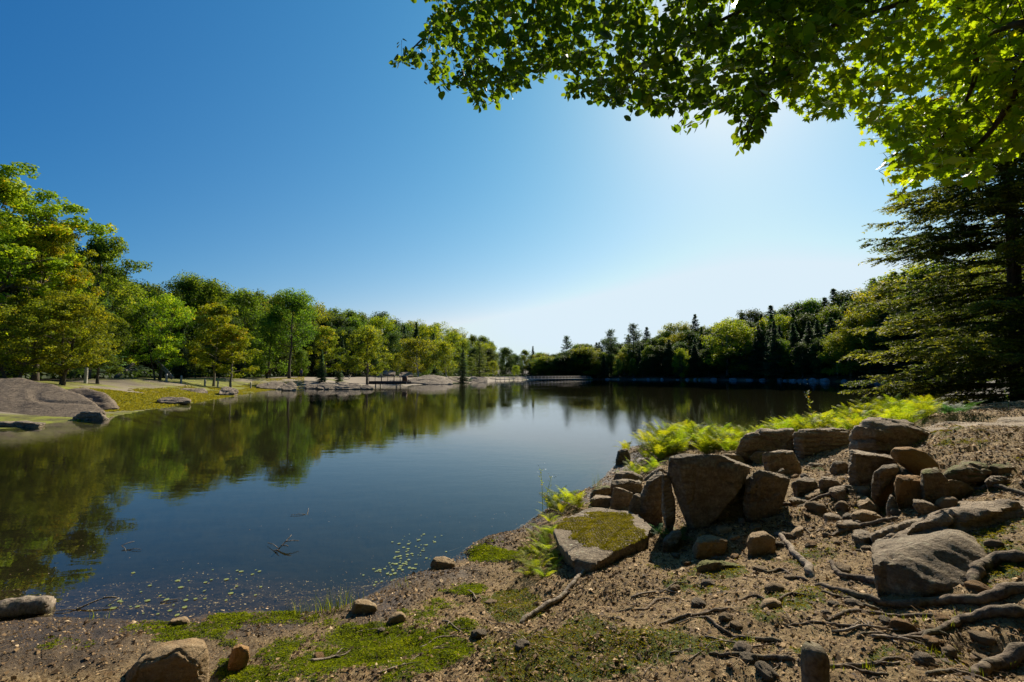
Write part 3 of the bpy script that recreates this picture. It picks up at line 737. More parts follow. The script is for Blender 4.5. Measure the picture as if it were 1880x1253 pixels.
# unseen trees added behind the camera to keep sky light off the rocks
for k, (azd, dist, hh) in enumerate([(118, 7, 13), (100, 9, 15), (138, 6.5, 12), (158, 7.5, 14), (180, 6.5, 13), (200, 8, 15), (222, 7, 12), (240, 10, 14), (128, 12, 18), (150, 13, 18), (172, 13, 19), (195, 14, 18), (218, 13, 17), (108, 15, 18), (88, 14, 16), (236, 17, 18)]):
    kind = ['near_green', 'green_a', 'green_b', 'spruce_b', 'green_c'][k % 5]; t_me, c_me, H0 = PROTO[kind]; x_, y_ = dist * math.sin(R(azd)), dist * math.cos(R(azd))
    o = empty(TREE_N[kind], (x_, y_, tz(x_, y_) - .05)); s_ = hh / H0; o.scale = (s_ * 1.2, s_ * 1.2, s_); o.rotation_euler = (0, 0, k * 1.3)
    tag(o, 'unseen tree added behind the camera to block sky light', 'tree', 'trees added to block sky light'); link('trunk', t_me, o); link('crown', c_me, o)

# undergrowth filling the wood below the crowns
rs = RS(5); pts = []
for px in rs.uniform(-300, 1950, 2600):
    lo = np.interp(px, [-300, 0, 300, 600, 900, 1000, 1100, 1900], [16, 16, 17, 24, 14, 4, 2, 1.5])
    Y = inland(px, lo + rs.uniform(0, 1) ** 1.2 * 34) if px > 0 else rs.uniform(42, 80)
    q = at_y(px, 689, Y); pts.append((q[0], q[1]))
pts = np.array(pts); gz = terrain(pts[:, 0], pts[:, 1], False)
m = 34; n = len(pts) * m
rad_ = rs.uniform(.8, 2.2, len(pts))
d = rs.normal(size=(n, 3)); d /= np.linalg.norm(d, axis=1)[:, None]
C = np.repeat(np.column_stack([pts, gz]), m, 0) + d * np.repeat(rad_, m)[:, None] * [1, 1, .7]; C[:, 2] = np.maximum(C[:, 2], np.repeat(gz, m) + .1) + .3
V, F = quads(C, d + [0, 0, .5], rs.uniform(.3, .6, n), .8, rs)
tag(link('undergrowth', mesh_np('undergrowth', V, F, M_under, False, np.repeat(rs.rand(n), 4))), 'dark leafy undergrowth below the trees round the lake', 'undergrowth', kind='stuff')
# ------------------------------------------------------------------ rocks
DG = bpy.context.evaluated_depsgraph_get
def hull_rock(name, pts3, vox, amp, mat, label, seed, strata=.5, tilt=(.15, .1), cat='rock', group=None, sharp=.0, chips=6):
    """convex block through measured corner points, worn by noise and split by bedding"""
    P = np.array(pts3, float); o = P.mean(0).copy(); o[2] = P[:, 2].min()
    bm = bmesh.new()
    for p in P - o: bm.verts.new(p)
    res = bmesh.ops.convex_hull(bm, input=bm.verts)
    bmesh.ops.delete(bm, geom=[v for v in bm.verts if not v.link_faces], context='VERTS')
    ext = (P.max(0) - P.min(0)).max(); crs_ = RS(seed + 1000)
    for q in range(chips):                               # knock flat facets off the corners
        th_ = seed * 1.3 + (q % 4) * math.pi / 2 + crs_.normal() * .30          # joint sets: two upright, one along the bedding
        d_ = np.array([math.cos(th_), math.sin(th_), crs_.normal() * .22]) if q % 5 else np.array([crs_.normal() * .22, crs_.normal() * .22 - .12, 1.0]); d_ /= np.linalg.norm(d_)
        co = np.array([v.co[:] for v in bm.verts]); pr_ = co @ d_; hi, lo = pr_.max(), pr_.min()
        r_ = bmesh.ops.bisect_plane(bm, geom=list(bm.verts) + list(bm.edges) + list(bm.faces), plane_co=Vector(d_ * (hi - (hi - lo) * crs_.uniform(.02, .09))), plane_no=Vector(d_), clear_outer=True)
        ed = [e for e in r_['geom_cut'] if isinstance(e, bmesh.types.BMEdge)]
        if ed: bmesh.ops.contextual_create(bm, geom=ed)
    bmesh.ops.recalc_face_normals(bm, faces=bm.faces)
    bmesh.ops.bevel(bm, geom=list(bm.edges), offset=ext * .007 * (1 + sharp), segments=1, profile=.6, affect='EDGES', clamp_overlap=True)
    me = bpy.data.meshes.new(name); bm.to_mesh(me); bm.free()
    ob = link(name, me); md = ob.modifiers.new('r', 'REMESH'); md.mode = 'VOXEL'; md.voxel_size = vox
    dg = DG(); dg.update(); m2 = bpy.data.meshes.new_from_object(ob.evaluated_get(dg)); ob.modifiers.clear()
    bpy.data.meshes.remove(me) if me.users == 0 else None
    n = len(m2.vertices); V = np.zeros(n * 3); m2.vertices.foreach_get('co', V); V = V.reshape(-1, 3)
    Nn = np.zeros(n * 3); m2.vertices.foreach_get('normal', Nn); Nn = Nn.reshape(-1, 3)
    f = 1.0 / ext; s = seed * 7.7
    x, y, z = (V / ext).T
    d = fbm(x * 1.6 + s, y * 1.6, z * 1.6, 3, seed) * .7
    d += -.8 * np.abs(fbm(x * 3.1, y * 3.1 + s, z * 3.1, 3, seed + 3)) + .3
    t = z + x * tilt[0] + y * tilt[1] + .05 * fbm(x * 2, y * 2, z * 2 + s, 2, seed + 5)
    q = t * (7 + 5 * (seed % 3)); q = q + .6 * fbm(x * 3 + s, y * 3, z * 3, 2, seed + 8)
    saw = np.abs(q - np.floor(q) - .5) * 2
    d += -strata * sstep(.55, 1.0, saw) * 1.5 * (.4 + .6 * sstep(-.2, .3, fbm(x * 2.2, y * 2.2, z * 2.2 + s, 2, seed + 11)))
    d += fbm(x * 14, y * 14, z * 14, 3, seed + 13) * .40
    cr = np.abs(fbm(x * 2.6 + 31, y * 2.6, z * 2.6 + s, 2, seed + 17)); d -= 1.1 * sstep(.06, .0, cr)      # cracks
    d += .5 * np.round(fbm(x * 4 + s, y * 4, z * 6, 2, seed + 19) * 3) / 3                                 # spalled steps
    V = V + Nn * (d * amp)[:, None]
    m2.vertices.foreach_set('co', V.ravel().astype(np.float32))
    m2.polygons.foreach_set('use_smooth', np.ones(len(m2.polygons), bool))
    try: m2.set_sharp_from_angle(angle=R(38))
    except Exception: pass
    m2.update(); m2.materials.clear(); m2.materials.append(mat); m2.name = name
    ob.data = m2; ob.location = o
    return tag(ob, label, cat, group)

def front_rock(outline, thick, mat, label, seed, amp=None, base=None, vox=None, back=.8, rise=0.0, strata=.5, name='boulder', lean=0.0, group=None, tilt=(.15, .1), cat='rock', skirt=1.0):
    """outline (picture points) stood up at the distance where its foot meets the ground"""
    ys = [p[1] for p in outline]; k = int(np.argmax(ys))
    if base is None: Y = ground_hit(outline[k][0], outline[k][1] - 2)[1]
    else: Y = base
    fr = np.array([at_y(px, py, Y) for px, py in outline])
    w_ = np.ptp(fr[:, 0]); h_ = np.ptp(fr[:, 2]); zb = fr[:, 2].min()
    if lean: fr = np.array([at_y(px, py, Y + lean * (q[2] - zb)) for (px, py), q in zip(outline, fr)])
    c = fr.mean(0)
    low = fr[:, 2] < zb + h_ * .3
    bk = fr.copy(); bk[:, 0] = c[0] + (fr[:, 0] - c[0]) * back; bk[:, 1] += thick; bk[:, 2] = zb + (fr[:, 2] - zb) * (back + rise)
    gk = thick / Y; bk[:, 0] += bk[:, 0] * gk * .92                    # sides run back along the sight lines, so the face keeps its measured width
    bk[:, 2] += (bk[:, 2] - CAMH) * gk * .35
    sk = fr[low].copy(); sk[:, 2] -= (.10 + h_ * .15) * skirt; sk2 = bk[low].copy(); sk2[:, 2] -= (.10 + h_ * .15) * skirt
    mid = fr.copy(); mid[:, 0] = c[0] + (fr[:, 0] - c[0]) * .8; mid[:, 2] = zb + (fr[:, 2] - zb) * .86; mid[:, 1] -= .12 * thick   # slightly bulging face
    P = np.vstack([fr, bk, sk, sk2, mid])
    ext = np.ptp(P, axis=0).max()
    return hull_rock(name, P, vox or max(.011, ext / 62), amp or ext * .022, mat, label, seed, strata, tilt, cat, group)

def slab_rock(top, ztop, zbot, mat, label, seed, amp=None, shrink=.86, strata=.4, name='rock_slab', cat='rock', group=None):
    """tabular rock: top corners at picture points and given heights"""
    T = np.array([at_z(px, py, ztop if np.isscalar(ztop) else zz) for (px, py), zz in zip(top, ([0] * len(top) if np.isscalar(ztop) else ztop))])
    B = T.copy(); c = T.mean(0); B[:, :2] = c[:2] + (T[:, :2] - c[:2]) * shrink; B[:, 2] = zbot
    P = np.vstack([T, B]); ext = np.ptp(P, axis=0).max()
    return hull_rock(name, P, max(.011, ext / 70), amp or ext * .014, mat, label, seed, strata, (.1, .1), cat, group)

front_rock([(1228, 838), (1246, 832), (1330, 836), (1385, 848), (1380, 868), (1338, 900), (1312, 945), (1282, 976), (1264, 965), (1242, 905), (1226, 870)], .55, M_rock, 'largest boulder, wedge shaped and standing on its point, in the middle of the rock pile', 3, amp=.013, back=.86, strata=.12, skirt=.25, vox=.011)
front_rock([(1216, 860), (1226, 857), (1240, 925), (1236, 950), (1220, 946), (1213, 900)], .3, M_ridge, 'thin upright grey slab pressed against the left side of the largest boulder', 5, base=4.92, strata=.7, tilt=(3, .1))
front_rock([(1345, 880), (1376, 866), (1376, 958), (1322, 968), (1306, 958), (1322, 920)], .35, M_rock, 'sunlit leaning slab with fine layers between two dark boulders', 7, lean=.5, strata=.9)
front_rock([(1364, 884), (1392, 862), (1428, 858), (1452, 878), (1446, 900), (1424, 925), (1418, 945), (1398, 962), (1372, 958), (1362, 925)], .45, M_rock, 'tall dark boulder with slanting grooves on its right shoulder', 11, strata=.6, tilt=(2.2, .3))
front_rock([(1398, 832), (1434, 824), (1456, 828), (1474, 862), (1466, 874), (1402, 872)], .35, M_ridge, 'smooth dark boulder with a sloping right edge behind the grooved one', 13, strata=.15)
front_rock([(1452, 888), (1478, 874), (1494, 880), (1514, 902), (1500, 914), (1460, 918)], .28, M_rock, 'small peaked brown stone right of the grooved boulder', 17, strata=.2)
front_rock([(1343, 838), (1350, 815), (1368, 797), (1400, 788), (1458, 787), (1462, 815), (1450, 842)], .6, M_ridge, 'long low boulder in front of the ferns, left end of the back row', 19, strata=.5)
front_rock([(1372, 822), (1392, 813), (1430, 810), (1448, 805), (1460, 822), (1452, 836), (1376, 838)], .3, M_rock, 'narrow layered stone lying against the long low boulder', 23, strata=.9)
front_rock([(1456, 800), (1474, 788), (1530, 783), (1564, 790), (1562, 826), (1524, 836), (1464, 834)], .6, M_ridge, 'blocky boulder in the middle of the back row below the ferns', 29, strata=.7)
front_rock([(1563, 805), (1572, 786), (1596, 769), (1622, 766), (1668, 774), (1710, 792), (1700, 815), (1650, 828), (1568, 826)], .9, M_ridge, 'domed boulder with curved layers at the right end of the back row', 31, strata=1.0, tilt=(.35, .1), back=.9)
front_rock([(1556, 822), (1574, 818), (1600, 822), (1650, 826), (1652, 848), (1628, 872), (1600, 897), (1560, 898)], .4, M_ridge, 'squared dark rock with a sharp pale left edge under the domed boulder', 37, strata=.6)
front_rock([(1632, 834), (1642, 821), (1672, 820), (1700, 830), (1724, 852), (1718, 860), (1690, 858), (1640, 845)], .35, M_ochre, 'smooth orange-brown capstone lying on top of the dark stones', 41, base=ground_hit(1700, 870)[1], strata=.1, amp=.006, name='capstone')
front_rock([(1598, 892), (1604, 868), (1622, 854), (1648, 851), (1652, 862), (1626, 880), (1606, 895)], .25, M_rock, 'tilted grey stone under the orange-brown capstone', 43, strata=.2, base=ground_hit(1640, 905)[1])
front_rock([(1601, 905), (1606, 885), (1626, 877), (1642, 880), (1640, 900), (1622, 914), (1606, 918)], .22, M_ochre, 'rounded reddish stone low in the dark hollow, left one of the pair', 47, strata=.1)
front_rock([(1640, 892), (1648, 874), (1672, 870), (1694, 876), (1696, 905), (1680, 922), (1650, 918)], .3, M_ochre, 'rounded reddish stone low in the dark hollow, right one of the pair', 53, strata=.1)
front_rock([(1690, 880), (1692, 862), (1722, 858), (1740, 880), (1738, 925), (1690, 930)], .4, M_rockm, 'mossy dark stone closing the right side of the hollow', 59, strata=.5)
front_rock([(1724, 884), (1745, 862), (1782, 850), (1822, 850), (1818, 868), (1775, 884), (1732, 900)], .4, M_rockm, 'long flat-topped stone with moss set into the bank right of the hollow', 61, strata=.6)
front_rock([(1522, 862), (1530, 848), (1546, 845), (1560, 852), (1560, 878), (1528, 880)], .3, M_rock, 'small grey block left of the squared dark rock', 67, strata=.2)
front_rock([(1502, 884), (1512, 876), (1530, 878), (1548, 892), (1544, 898), (1508, 896)], .2, M_ridge, 'low rounded pale stone in front of the small grey block', 71, strata=.5)
front_rock([(1478, 858), (1486, 851), (1520, 854), (1524, 860), (1500, 866), (1482, 864)], .2, M_rock, 'flat dark stone on the bare ground inside the ring of boulders', 73, strata=.3)
front_rock([(1808, 862), (1822, 852), (1858, 850), (1872, 862), (1862, 874), (1815, 876)], .3, M_rockm, 'small mossy rock in the bank at the right edge of the photo', 79, strata=.4)
front_rock([(1810, 884), (1825, 874), (1845, 874), (1858, 884), (1850, 890), (1814, 890)], .2, M_rock, 'low dark stone below the small mossy rock by the right edge', 83, strata=.3)
front_rock([(1588, 1040), (1604, 1022), (1650, 1008), (1700, 996), (1745, 982), (1768, 984), (1800, 1000), (1832, 1024), (1836, 1066), (1760, 1076), (1650, 1066), (1598, 1052)], .6, M_rock, 'big half-buried boulder on the right, in front of the long ledge', 89, strata=.5, back=.9, amp=.016, lean=.9, tilt=(.5,.3))
front_rock([(1612, 1000), (1660, 972), (1740, 938), (1800, 920), (1850, 914), (1900, 922), (1960, 945), (1960, 985), (1880, 992), (1780, 985), (1690, 1000), (1625, 1012)], .55, M_ridge, 'long layered ledge rising to the right edge above the half-buried boulder', 97, strata=1.1, tilt=(-.25, .2), back=.9)
front_rock([(1588, 988), (1640, 968), (1710, 946), (1720, 952), (1680, 974), (1605, 998)], .2, M_ridge, 'thin pale slab lying along the left end of the long ledge', 101, strata=.7)
slab_rock([(1680, 786), (1700, 776), (1760, 766), (1830, 758), (1900, 746), (2000, 735), (2000, 790), (1880, 786), (1800, 784), (1720, 790)], [1.20, 1.22, 1.3, 1.36, 1.44, 1.5, 1.44, 1.38, 1.33, 1.24], .8, M_ridge, 'long pale bare granite ridge at the top of the right-hand bank', 103, strata=1.2, amp=.05, shrink=1.02, name='granite_ridge')
moss_slab = slab_rock([(1012, 972), (1044, 940), (1090, 931), (1150, 935), (1178, 948), (1200, 966), (1186, 988), (1130, 1008), (1086, 1032), (1052, 1032), (1026, 1000)], [.36, .36, .34, .36, .40, .44, .44, .42, .42, .40, .38], .12, M_rock, 'flat slab with a cushion of moss on top, beside the water', 107, shrink=.84, strata=.4, amp=.012)
def moss_on(rock, mat, hgt, seed, edge=.8, n=26000):
    me = rock.data; V = np.zeros(len(me.vertices) * 3); me.vertices.foreach_get('co', V); V = V.reshape(-1, 3)
    N = np.zeros_like(V).ravel(); me.vertices.foreach_get('normal', N); N = N.reshape(-1, 3); rs = RS(seed)
    c = V.mean(0); q = np.hypot((V[:, 0] - c[0]) / (np.ptp(V[:, 0]) / 2), (V[:, 1] - c[1]) / (np.ptp(V[:, 1]) / 2)) + .25 * fbm(V[:, 0] * 5, V[:, 1] * 5, V[:, 2] * 0, 3, seed)
    V = V[(N[:, 2] > .6) & (q < edge)]; i = rs.randint(0, len(V), n); P = V[i] + rs.normal(size=(n, 3)) * [.008, .008, .002]
    d = rs.normal(size=(n, 3)) * [.5, .5, .2] + [0, 0, 1]; d /= np.linalg.norm(d, axis=1)[:, None]; h = hgt * rs.uniform(.5, 1.4, n); nn = np.cross(d, rs.normal(size=(n, 3)))
    A, F = quads(P + d * (h * .3)[:, None], nn, h, .45, rs, up=np.cross(nn, d))
    o = link('moss_cushion', mesh_np('moss_cushion', A, F, mat, False, np.repeat(np.clip(.55 + .3 * fbm(P[:, 0] * 12, P[:, 1] * 12, P[:, 2] * 0, 2, 3) + rs.normal(size=n) * .12, 0, 1), 4)), rock); o['kind'] = 'stuff'
moss_on(moss_slab, M_mossold, .013, 5, .78)
front_rock([(1150, 948), (1156, 922), (1166, 902), (1178, 906), (1220, 948), (1212, 962), (1160, 956)], .16, M_rock, 'dark triangular slab leaning left of the largest boulder', 109, strata=.2, amp=.007)
front_rock([(1120, 930), (1126, 896), (1134, 892), (1162, 905), (1154, 934), (1126, 936)], .16, M_ridge, 'dark leaning slab behind the mossy flat slab', 113, strata=.2, amp=.007)
front_rock([(1176, 912), (1188, 884), (1208, 862), (1220, 862), (1220, 925), (1184, 922)], .35, M_rock, 'lichen-spotted dark rock left of the thin upright slab', 127, strata=.3, base=5.6)
front_rock([(1119, 902), (1122, 884), (1150, 880), (1180, 884), (1180, 900), (1150, 908)], .4, M_rock, 'low squared rock by the water behind the leaning slabs', 131, strata=.5)
front_rock([(1124, 884), (1130, 868), (1160, 866), (1182, 876), (1176, 886)], .4, M_rock, 'low dark rock at the foot of the nearest ferns', 137, strata=.4)
front_rock([(1178, 884), (1196, 868), (1214, 858), (1222, 864), (1216, 884)], .4, M_rock, 'wedge of rock behind the lichen-spotted one', 139, strata=.4)
front_rock([(1082, 920), (1092, 911), (1122, 914), (1120, 930), (1090, 930)], .3, M_ridge, 'pale flat stone touching the back of the mossy flat slab', 149, strata=.4)
front_rock([(1084, 908), (1094, 896), (1120, 893), (1122, 906), (1092, 914)], .3, M_rockm, 'dark low rock on the water edge left of the leaning slabs', 151, strata=.4)
front_rock([(1130, 846), (1134, 828), (1150, 822), (1160, 840), (1150, 852)], .4, M_rock, 'dark angular rock jutting from the ferny bank into the lake', 157, strata=.5)
front_rock([(1268, 1010), (1278, 990), (1308, 983), (1336, 992), (1340, 1008), (1320, 1020), (1280, 1022)], .22, M_tan, 'sunlit pale rock with moss on its left, below the largest boulder', 163, strata=.7)
front_rock([(1370, 996), (1378, 982), (1406, 978), (1424, 990), (1422, 1004), (1396, 1010), (1374, 1008)], .2, M_tan, 'rounded sunlit stone in shadow edge of the grooved boulder', 167, strata=.2)
front_rock([(1336, 996), (1340, 985), (1358, 983), (1360, 996)], .08, M_tan, 'small cubic pale stone between the two sunlit stones', 173, strata=.1)
front_rock([(1276, 1040), (1282, 1033), (1330, 1034), (1366, 1040), (1360, 1050), (1290, 1052)], .14, M_rockm, 'low narrow ledge stone with moss hanging under it', 179, strata=.5)
front_rock([(1395, 1118), (1402, 1106), (1420, 1102), (1436, 1108), (1432, 1120)], .1, M_tan, 'small flat pale stone on the open ground', 181, strata=.2)
front_rock([(230, 1240), (250, 1215), (300, 1194), (350, 1186), (380, 1192), (387, 1215), (378, 1250), (340, 1275), (240, 1275)], .30, M_tan, 'largest yellow-tan rock at the lower left edge of the water', 191, strata=.25, amp=.010)
front_rock([(418, 1215), (425, 1192), (440, 1184), (458, 1192), (460, 1208), (446, 1226), (424, 1226)], .12, M_ochre, 'small upright rusty stone right of the largest yellow-tan rock', 193, strata=.1)
front_rock([(644, 1118), (652, 1104), (672, 1103), (694, 1112), (688, 1126), (650, 1130)], .12, M_tan, 'smooth pebble-like stone beside the reeds at the water edge', 197, strata=.1)
front_rock([(790, 1036), (796, 1025), (818, 1023), (838, 1032), (832, 1046), (796, 1050)], .16, M_tan, 'tan stone half in the water beside the floating pads', 199, strata=.1)
front_rock([(306, 1146), (316, 1136), (336, 1134), (350, 1142), (344, 1150), (312, 1152)], .1, M_tan, 'flat tan stone on the muddy water edge above the yellow-tan rock', 211, strata=.1)
front_rock([(712, 1140), (722, 1128), (738, 1126), (748, 1136), (740, 1146)], .09, M_tan, 'small pale stone sunk in green moss', 223, strata=.1)
front_rock([(1140, 1000), (1300, 1000), (1300, 1004), (1140, 1004)], .01, M_rock, 'x', 1, vox=.02) if False else None

# broken slabs wedged between the boulders
js = RS(212)
for k, (px, py, w_, h_) in enumerate([(1238, 1000, 30, 14), (1180, 990, 26, 12), (1300, 975, 34, 14), (1330, 985, 24, 12), (1352, 972, 26, 14), (1430, 960, 30, 16), (1462, 935, 34, 14), (1498, 918, 28, 12), (1420, 900, 30, 26), (1448, 872, 28, 20), (1395, 862, 34, 24), (1340, 862, 44, 22), (1480, 900, 30, 14),
                                      (1540, 920, 36, 16), (1572, 915, 30, 18), (1600, 940, 40, 18), (1640, 940, 36, 20), (1665, 952, 44, 16), (1700, 945, 40, 18), (1590, 960, 44, 14), (1560, 975, 40, 12), (1530, 962, 28, 12), (1712, 905, 40, 26), (1760, 905, 44, 16), (1660, 862, 40, 16), (1545, 852, 30, 16), (1500, 846, 34, 10), (1435, 846, 30, 14), (1780, 880, 36, 14), (1640, 1000, 50, 14), (1590, 1000, 36, 12), (1470, 985, 26, 10), (1386, 980, 22, 10), (1210, 950, 20, 22), (1160, 898, 28, 12)]):
    w_ *= 1.45; h_ *= 1.6
    n_ = js.randint(5, 8); an = np.sort(js.uniform(0, 6.28, n_)); tl = js.uniform(-.35, .35)
    ol = [(px + math.cos(a_) * w_ * .5 * js.uniform(.8, 1.1), py - h_ * .5 - math.sin(a_) * h_ * .5 * js.uniform(.8, 1.1) + math.cos(a_) * h_ * tl) for a_ in an]
    front_rock(ol, js.uniform(.12, .28), [M_rock, M_ridge, M_rock, M_tan][k % 4], 'broken angular stone wedged among the boulders of the rock pile', 600 + k, vox=.012, strata=.5, name='stone_block', lean=js.uniform(0, .6), group='broken stones in the rock pile')

# scattered cobbles
cob = [(crx, cry) for crx, cry in zip(RS(3).uniform(1380, 1760, 26), RS(4).uniform(880, 1000, 26))] + [(crx, cry) for crx, cry in zip(RS(5).uniform(1230, 1880, 16), RS(6).uniform(1010, 1240, 16))] + [(1545, 905), (1600, 925), (1500, 945), (1528, 952), (1560, 948), (1482, 960), (1590, 955), (1450, 985), (1620, 945), (1575, 985), (1350, 1015), (1300, 1070), (1240, 1075), (1450, 1050), (1240, 1020), (1262, 1035),
       (1700, 940), (1740, 930), (1395, 1040), (1530, 1110), (1660, 1160), (1700, 1215), (1520, 985), (900, 1105), (960, 1195), (585, 1205), (700, 1160), (1740, 1190), (1800, 1180), (880, 1165)]
crs = RS(44); cobme = []
for k in range(5):
    bm = bmesh.new(); bmesh.ops.create_icosphere(bm, subdivisions=4, radius=1)
    V = np.array([v.co[:] for v in bm.verts])
    V = np.sign(V) * np.abs(V) ** .75
    V *= 1 + .22 * fbm(V[:, 0] * 1.1 + k * 9, V[:, 1] * 1.1, V[:, 2] * 1.1, 4, 60 + k)[:, None]
    V *= [1, crs.uniform(.6, .9), crs.uniform(.42, .7)]
    for v, c_ in zip(bm.verts, V): v.co = c_
    me = bpy.data.meshes.new('cobble'); bm.to_mesh(me); bm.free()
    me.polygons.foreach_set('use_smooth', np.ones(len(me.polygons), bool)); me.materials.append([M_tan, M_rock, M_ochre, M_ridge, M_tan][k]); cobme.append(me)
for k, (px, py) in enumerate(cob):
    p = ground_hit(px, py); s = crs.uniform(.028, .06) * (1.5 if px > 1450 and py < 960 else 1)
    o = link('cobble', cobme[k % 5], None, (p[0], p[1], tz(p[0], p[1]) + s * .12)); o.scale = (s, s, s); o.rotation_euler = (crs.uniform(-.3, .3), crs.uniform(-.3, .3), crs.uniform(0, 6.3))
    tag(o, 'small loose cobble lying on the bare soil among the roots and boulders', 'stone', 'small cobbles scattered on the near bank')

# ------------------------------------------------------------------ roots, stump and logs
def root(pts, r0, r1, label, seed, lift=.6, mat=None, name='tree_root', cat='root', rough=.09):
    rs = RS(seed); P = []; r0 *= 1.0; r1 *= .85
    for px, py in pts:
        h = ground_hit(px, py); P.append([h[0], h[1], 0])
    P = spline(P, 8 * len(P)); P[:, 2] = terrain(P[:, 0], P[:, 1])
    m = len(P); rr = np.linspace(r0, r1, m) * (1 + rough * fbm(np.arange(m) * .3, np.zeros(m) + seed, np.zeros(m), 3, seed))
    ii_ = np.arange(m); rr = rr * np.clip(np.minimum(ii_, m - 1 - ii_) / 5, .35, 1); P[:, 2] -= np.clip(3 - np.minimum(ii_, m - 1 - ii_), 0, 3) * r1 * .5
    P[:, 2] += rr * lift; P[:3, 2] -= np.array([1.6, .9, .3]) * r0; P[-3:, 2] -= np.array([.3, .9, 1.6]) * r1
    P[:, :2] += np.stack([fbm(np.arange(m) * .35, np.zeros(m), np.zeros(m) + seed, 2, seed + 1), fbm(np.arange(m) * .35, np.zeros(m) + 5, np.zeros(m) + seed, 2, seed + 2)], 1) * r0 * .5
    g = Geo(); g.tube(P, rr, 12)
    V = np.concatenate(g.V); nz = fbm(V[:, 0] * 22, V[:, 1] * 22, V[:, 2] * 22, 3, seed) * .10 * max(r0, r1); c_ = np.repeat(P, 12, 0)
    V[:len(c_)] += (V[:len(c_)] - c_) / (np.linalg.norm(V[:len(c_)] - c_, axis=1)[:, None] + 1e-6) * nz[:len(c_), None]; g.V = [V]
    o = g.obj(name, mat or M_root); return tag(o, label, cat)
root([(1478, 1064), (1530, 1078), (1600, 1096), (1660, 1102), (1740, 1100), (1800, 1108), (1850, 1104), (1920, 1090)], .016, .042, 'long thick root snaking across the bare ground below the half-buried boulder', 1)
root([(1676, 1178), (1725, 1160), (1752, 1140), (1775, 1131), (1830, 1132), (1920, 1146)], .012, .04, 'thick pale root arching down to the left near the right edge', 2)
root([(1512, 1148), (1560, 1132), (1610, 1127), (1680, 1124), (1745, 1133)], .010, .018, 'thin root lying between the two thick ones', 3)
root([(1775, 1230), (1805, 1206), (1835, 1192), (1920, 1182)], .020, .045, 'dark thick root in the lower right corner', 4)
root([(1786, 1092), (1795, 1062), (1822, 1049), (1920, 1050)], .03, .045, 'thick root making a low arch at the right edge', 5, lift=.9)
root([(1418, 974), (1440, 992), (1462, 1014), (1482, 1032), (1492, 1058)], .020, .038, 'ragged weathered root stub running down from the rounded sunlit stone', 6, mat=M_dead)
root([(1518, 1014), (1532, 1034), (1545, 1052), (1590, 1056), (1642, 1076)], .012, .032, 'crooked root with moss under it in the middle of the bank', 7)
root([(1440, 944), (1490, 924), (1540, 912), (1600, 896)], .020, .030, 'dark root slanting up to the squared dark rock', 8, lift=.8)
root([(1512, 990), (1560, 974), (1612, 964), (1664, 952)], .014, .024, 'slender root running up toward the long layered ledge', 9)
root([(1424, 926), (1452, 924), (1484, 922)], .016, .016, 'short straight root beside the grooved boulder', 10)
root([(1276, 1132), (1312, 1156), (1345, 1168), (1390, 1174), (1450, 1184)], .008, .014, 'bent thin root with moss on the open ground', 11, lift=.9)
root([(945, 1142), (985, 1118), (1030, 1092), (1060, 1066), (1086, 1048)], .022, .020, 'mossy root like a fallen branch below the mossy flat slab', 12, lift=.9, mat=M_dead)
root([(1742, 896), (1775, 889), (1820, 893), (1870, 906), (1930, 925)], .016, .022, 'root curving along the edge of the bank above the long ledge', 13, lift=.9)
root([(1432, 952), (1448, 968), (1475, 974), (1500, 984)], .008, .010, 'small curled root in front of the dark slanting root', 14)
root([(1690, 1245), (1730, 1238), (1790, 1240), (1830, 1246)], .010, .012, 'low knotted root at the bottom edge right of the stump', 15)

rr_ = RS(133)
for k, (a_, b_, ln, dy) in enumerate([(1560, 1180, 190, -18), (1500, 1085, 120, 20), (1430, 1150, 170, 24), (1600, 1040, 90, 10), (1350, 1110, 140, -16), (1560, 1000, 120, -18), (1380, 1035, 110, 26), (1200, 1160, 150, -34), (1290, 1205, 180, 20),
                                      (1480, 1225, 160, 14), (1700, 1020, 130, 16), (1120, 1120, 120, -30), (1650, 985, 110, -22), (1540, 1225, 130, -12)]):
    pts_ = [(a_ + ln * u, b_ + dy * u + rr_.normal() * 5 * (0 < u < 1)) for u in (0, .25, .5, .75, 1)]
    root(pts_, .005 + .004 * rr_.rand(), .007 + .009 * rr_.rand(), 'thin exposed root threading over the bare soil of the near bank', 40 + k, lift=.8)['group'] = 'thin exposed roots on the near bank'

def stump():
    p = ground_hit(1495, 1262); g = Geo()
    hgt = at_y(1495, 1186, p[1])[2] - p[2]; m = 14; n = 22
    rr = .054 * (1 + .12 * np.linspace(1, 0, m)); P = np.stack([p[0] + .01 * np.sin(np.linspace(0, 2, m)), np.full(m, p[1]), np.linspace(p[2] - .15, p[2] + hgt, m)], 1)
    rr[-1] *= .72; rr[-2] *= .94
    g.tube(P, rr, n); V = np.concatenate(g.V); d = fbm(V[:, 0] * 20, V[:, 1] * 20, V[:, 2] * 9, 4, 4) * .010
    V[:, :2] += (V[:, :2] - p[:2]) / .06 * d[:, None]; g.V = [V]
    tag(g.obj('tree_stump', M_root), 'short broken stump standing at the bottom edge', 'stump')
stump()
def log(pts, r, label, mat, name='log', sink=0.2, n=16):
    P = spline(np.array(pts), 24); g = Geo(); g.tube(P, r * (1 + .06 * np.sin(np.arange(24))), n)
    V = np.concatenate(g.V); c_ = np.repeat(P, n, 0); a = V[:len(c_)] - c_
    ln = np.linalg.norm(a, axis=1); V[:len(c_)] += a / (ln[:, None] + 1e-6) * (fbm(V[:len(c_), 0] * 5, V[:len(c_), 1] * 26, V[:len(c_), 2] * 26, 3, 7) * r * .16)[:, None]; g.V = [V]
    return tag(g.obj(name, mat), label, 'log')
p0 = at_z(-40, 1128, .03); p1 = at_z(92, 1112, .03)
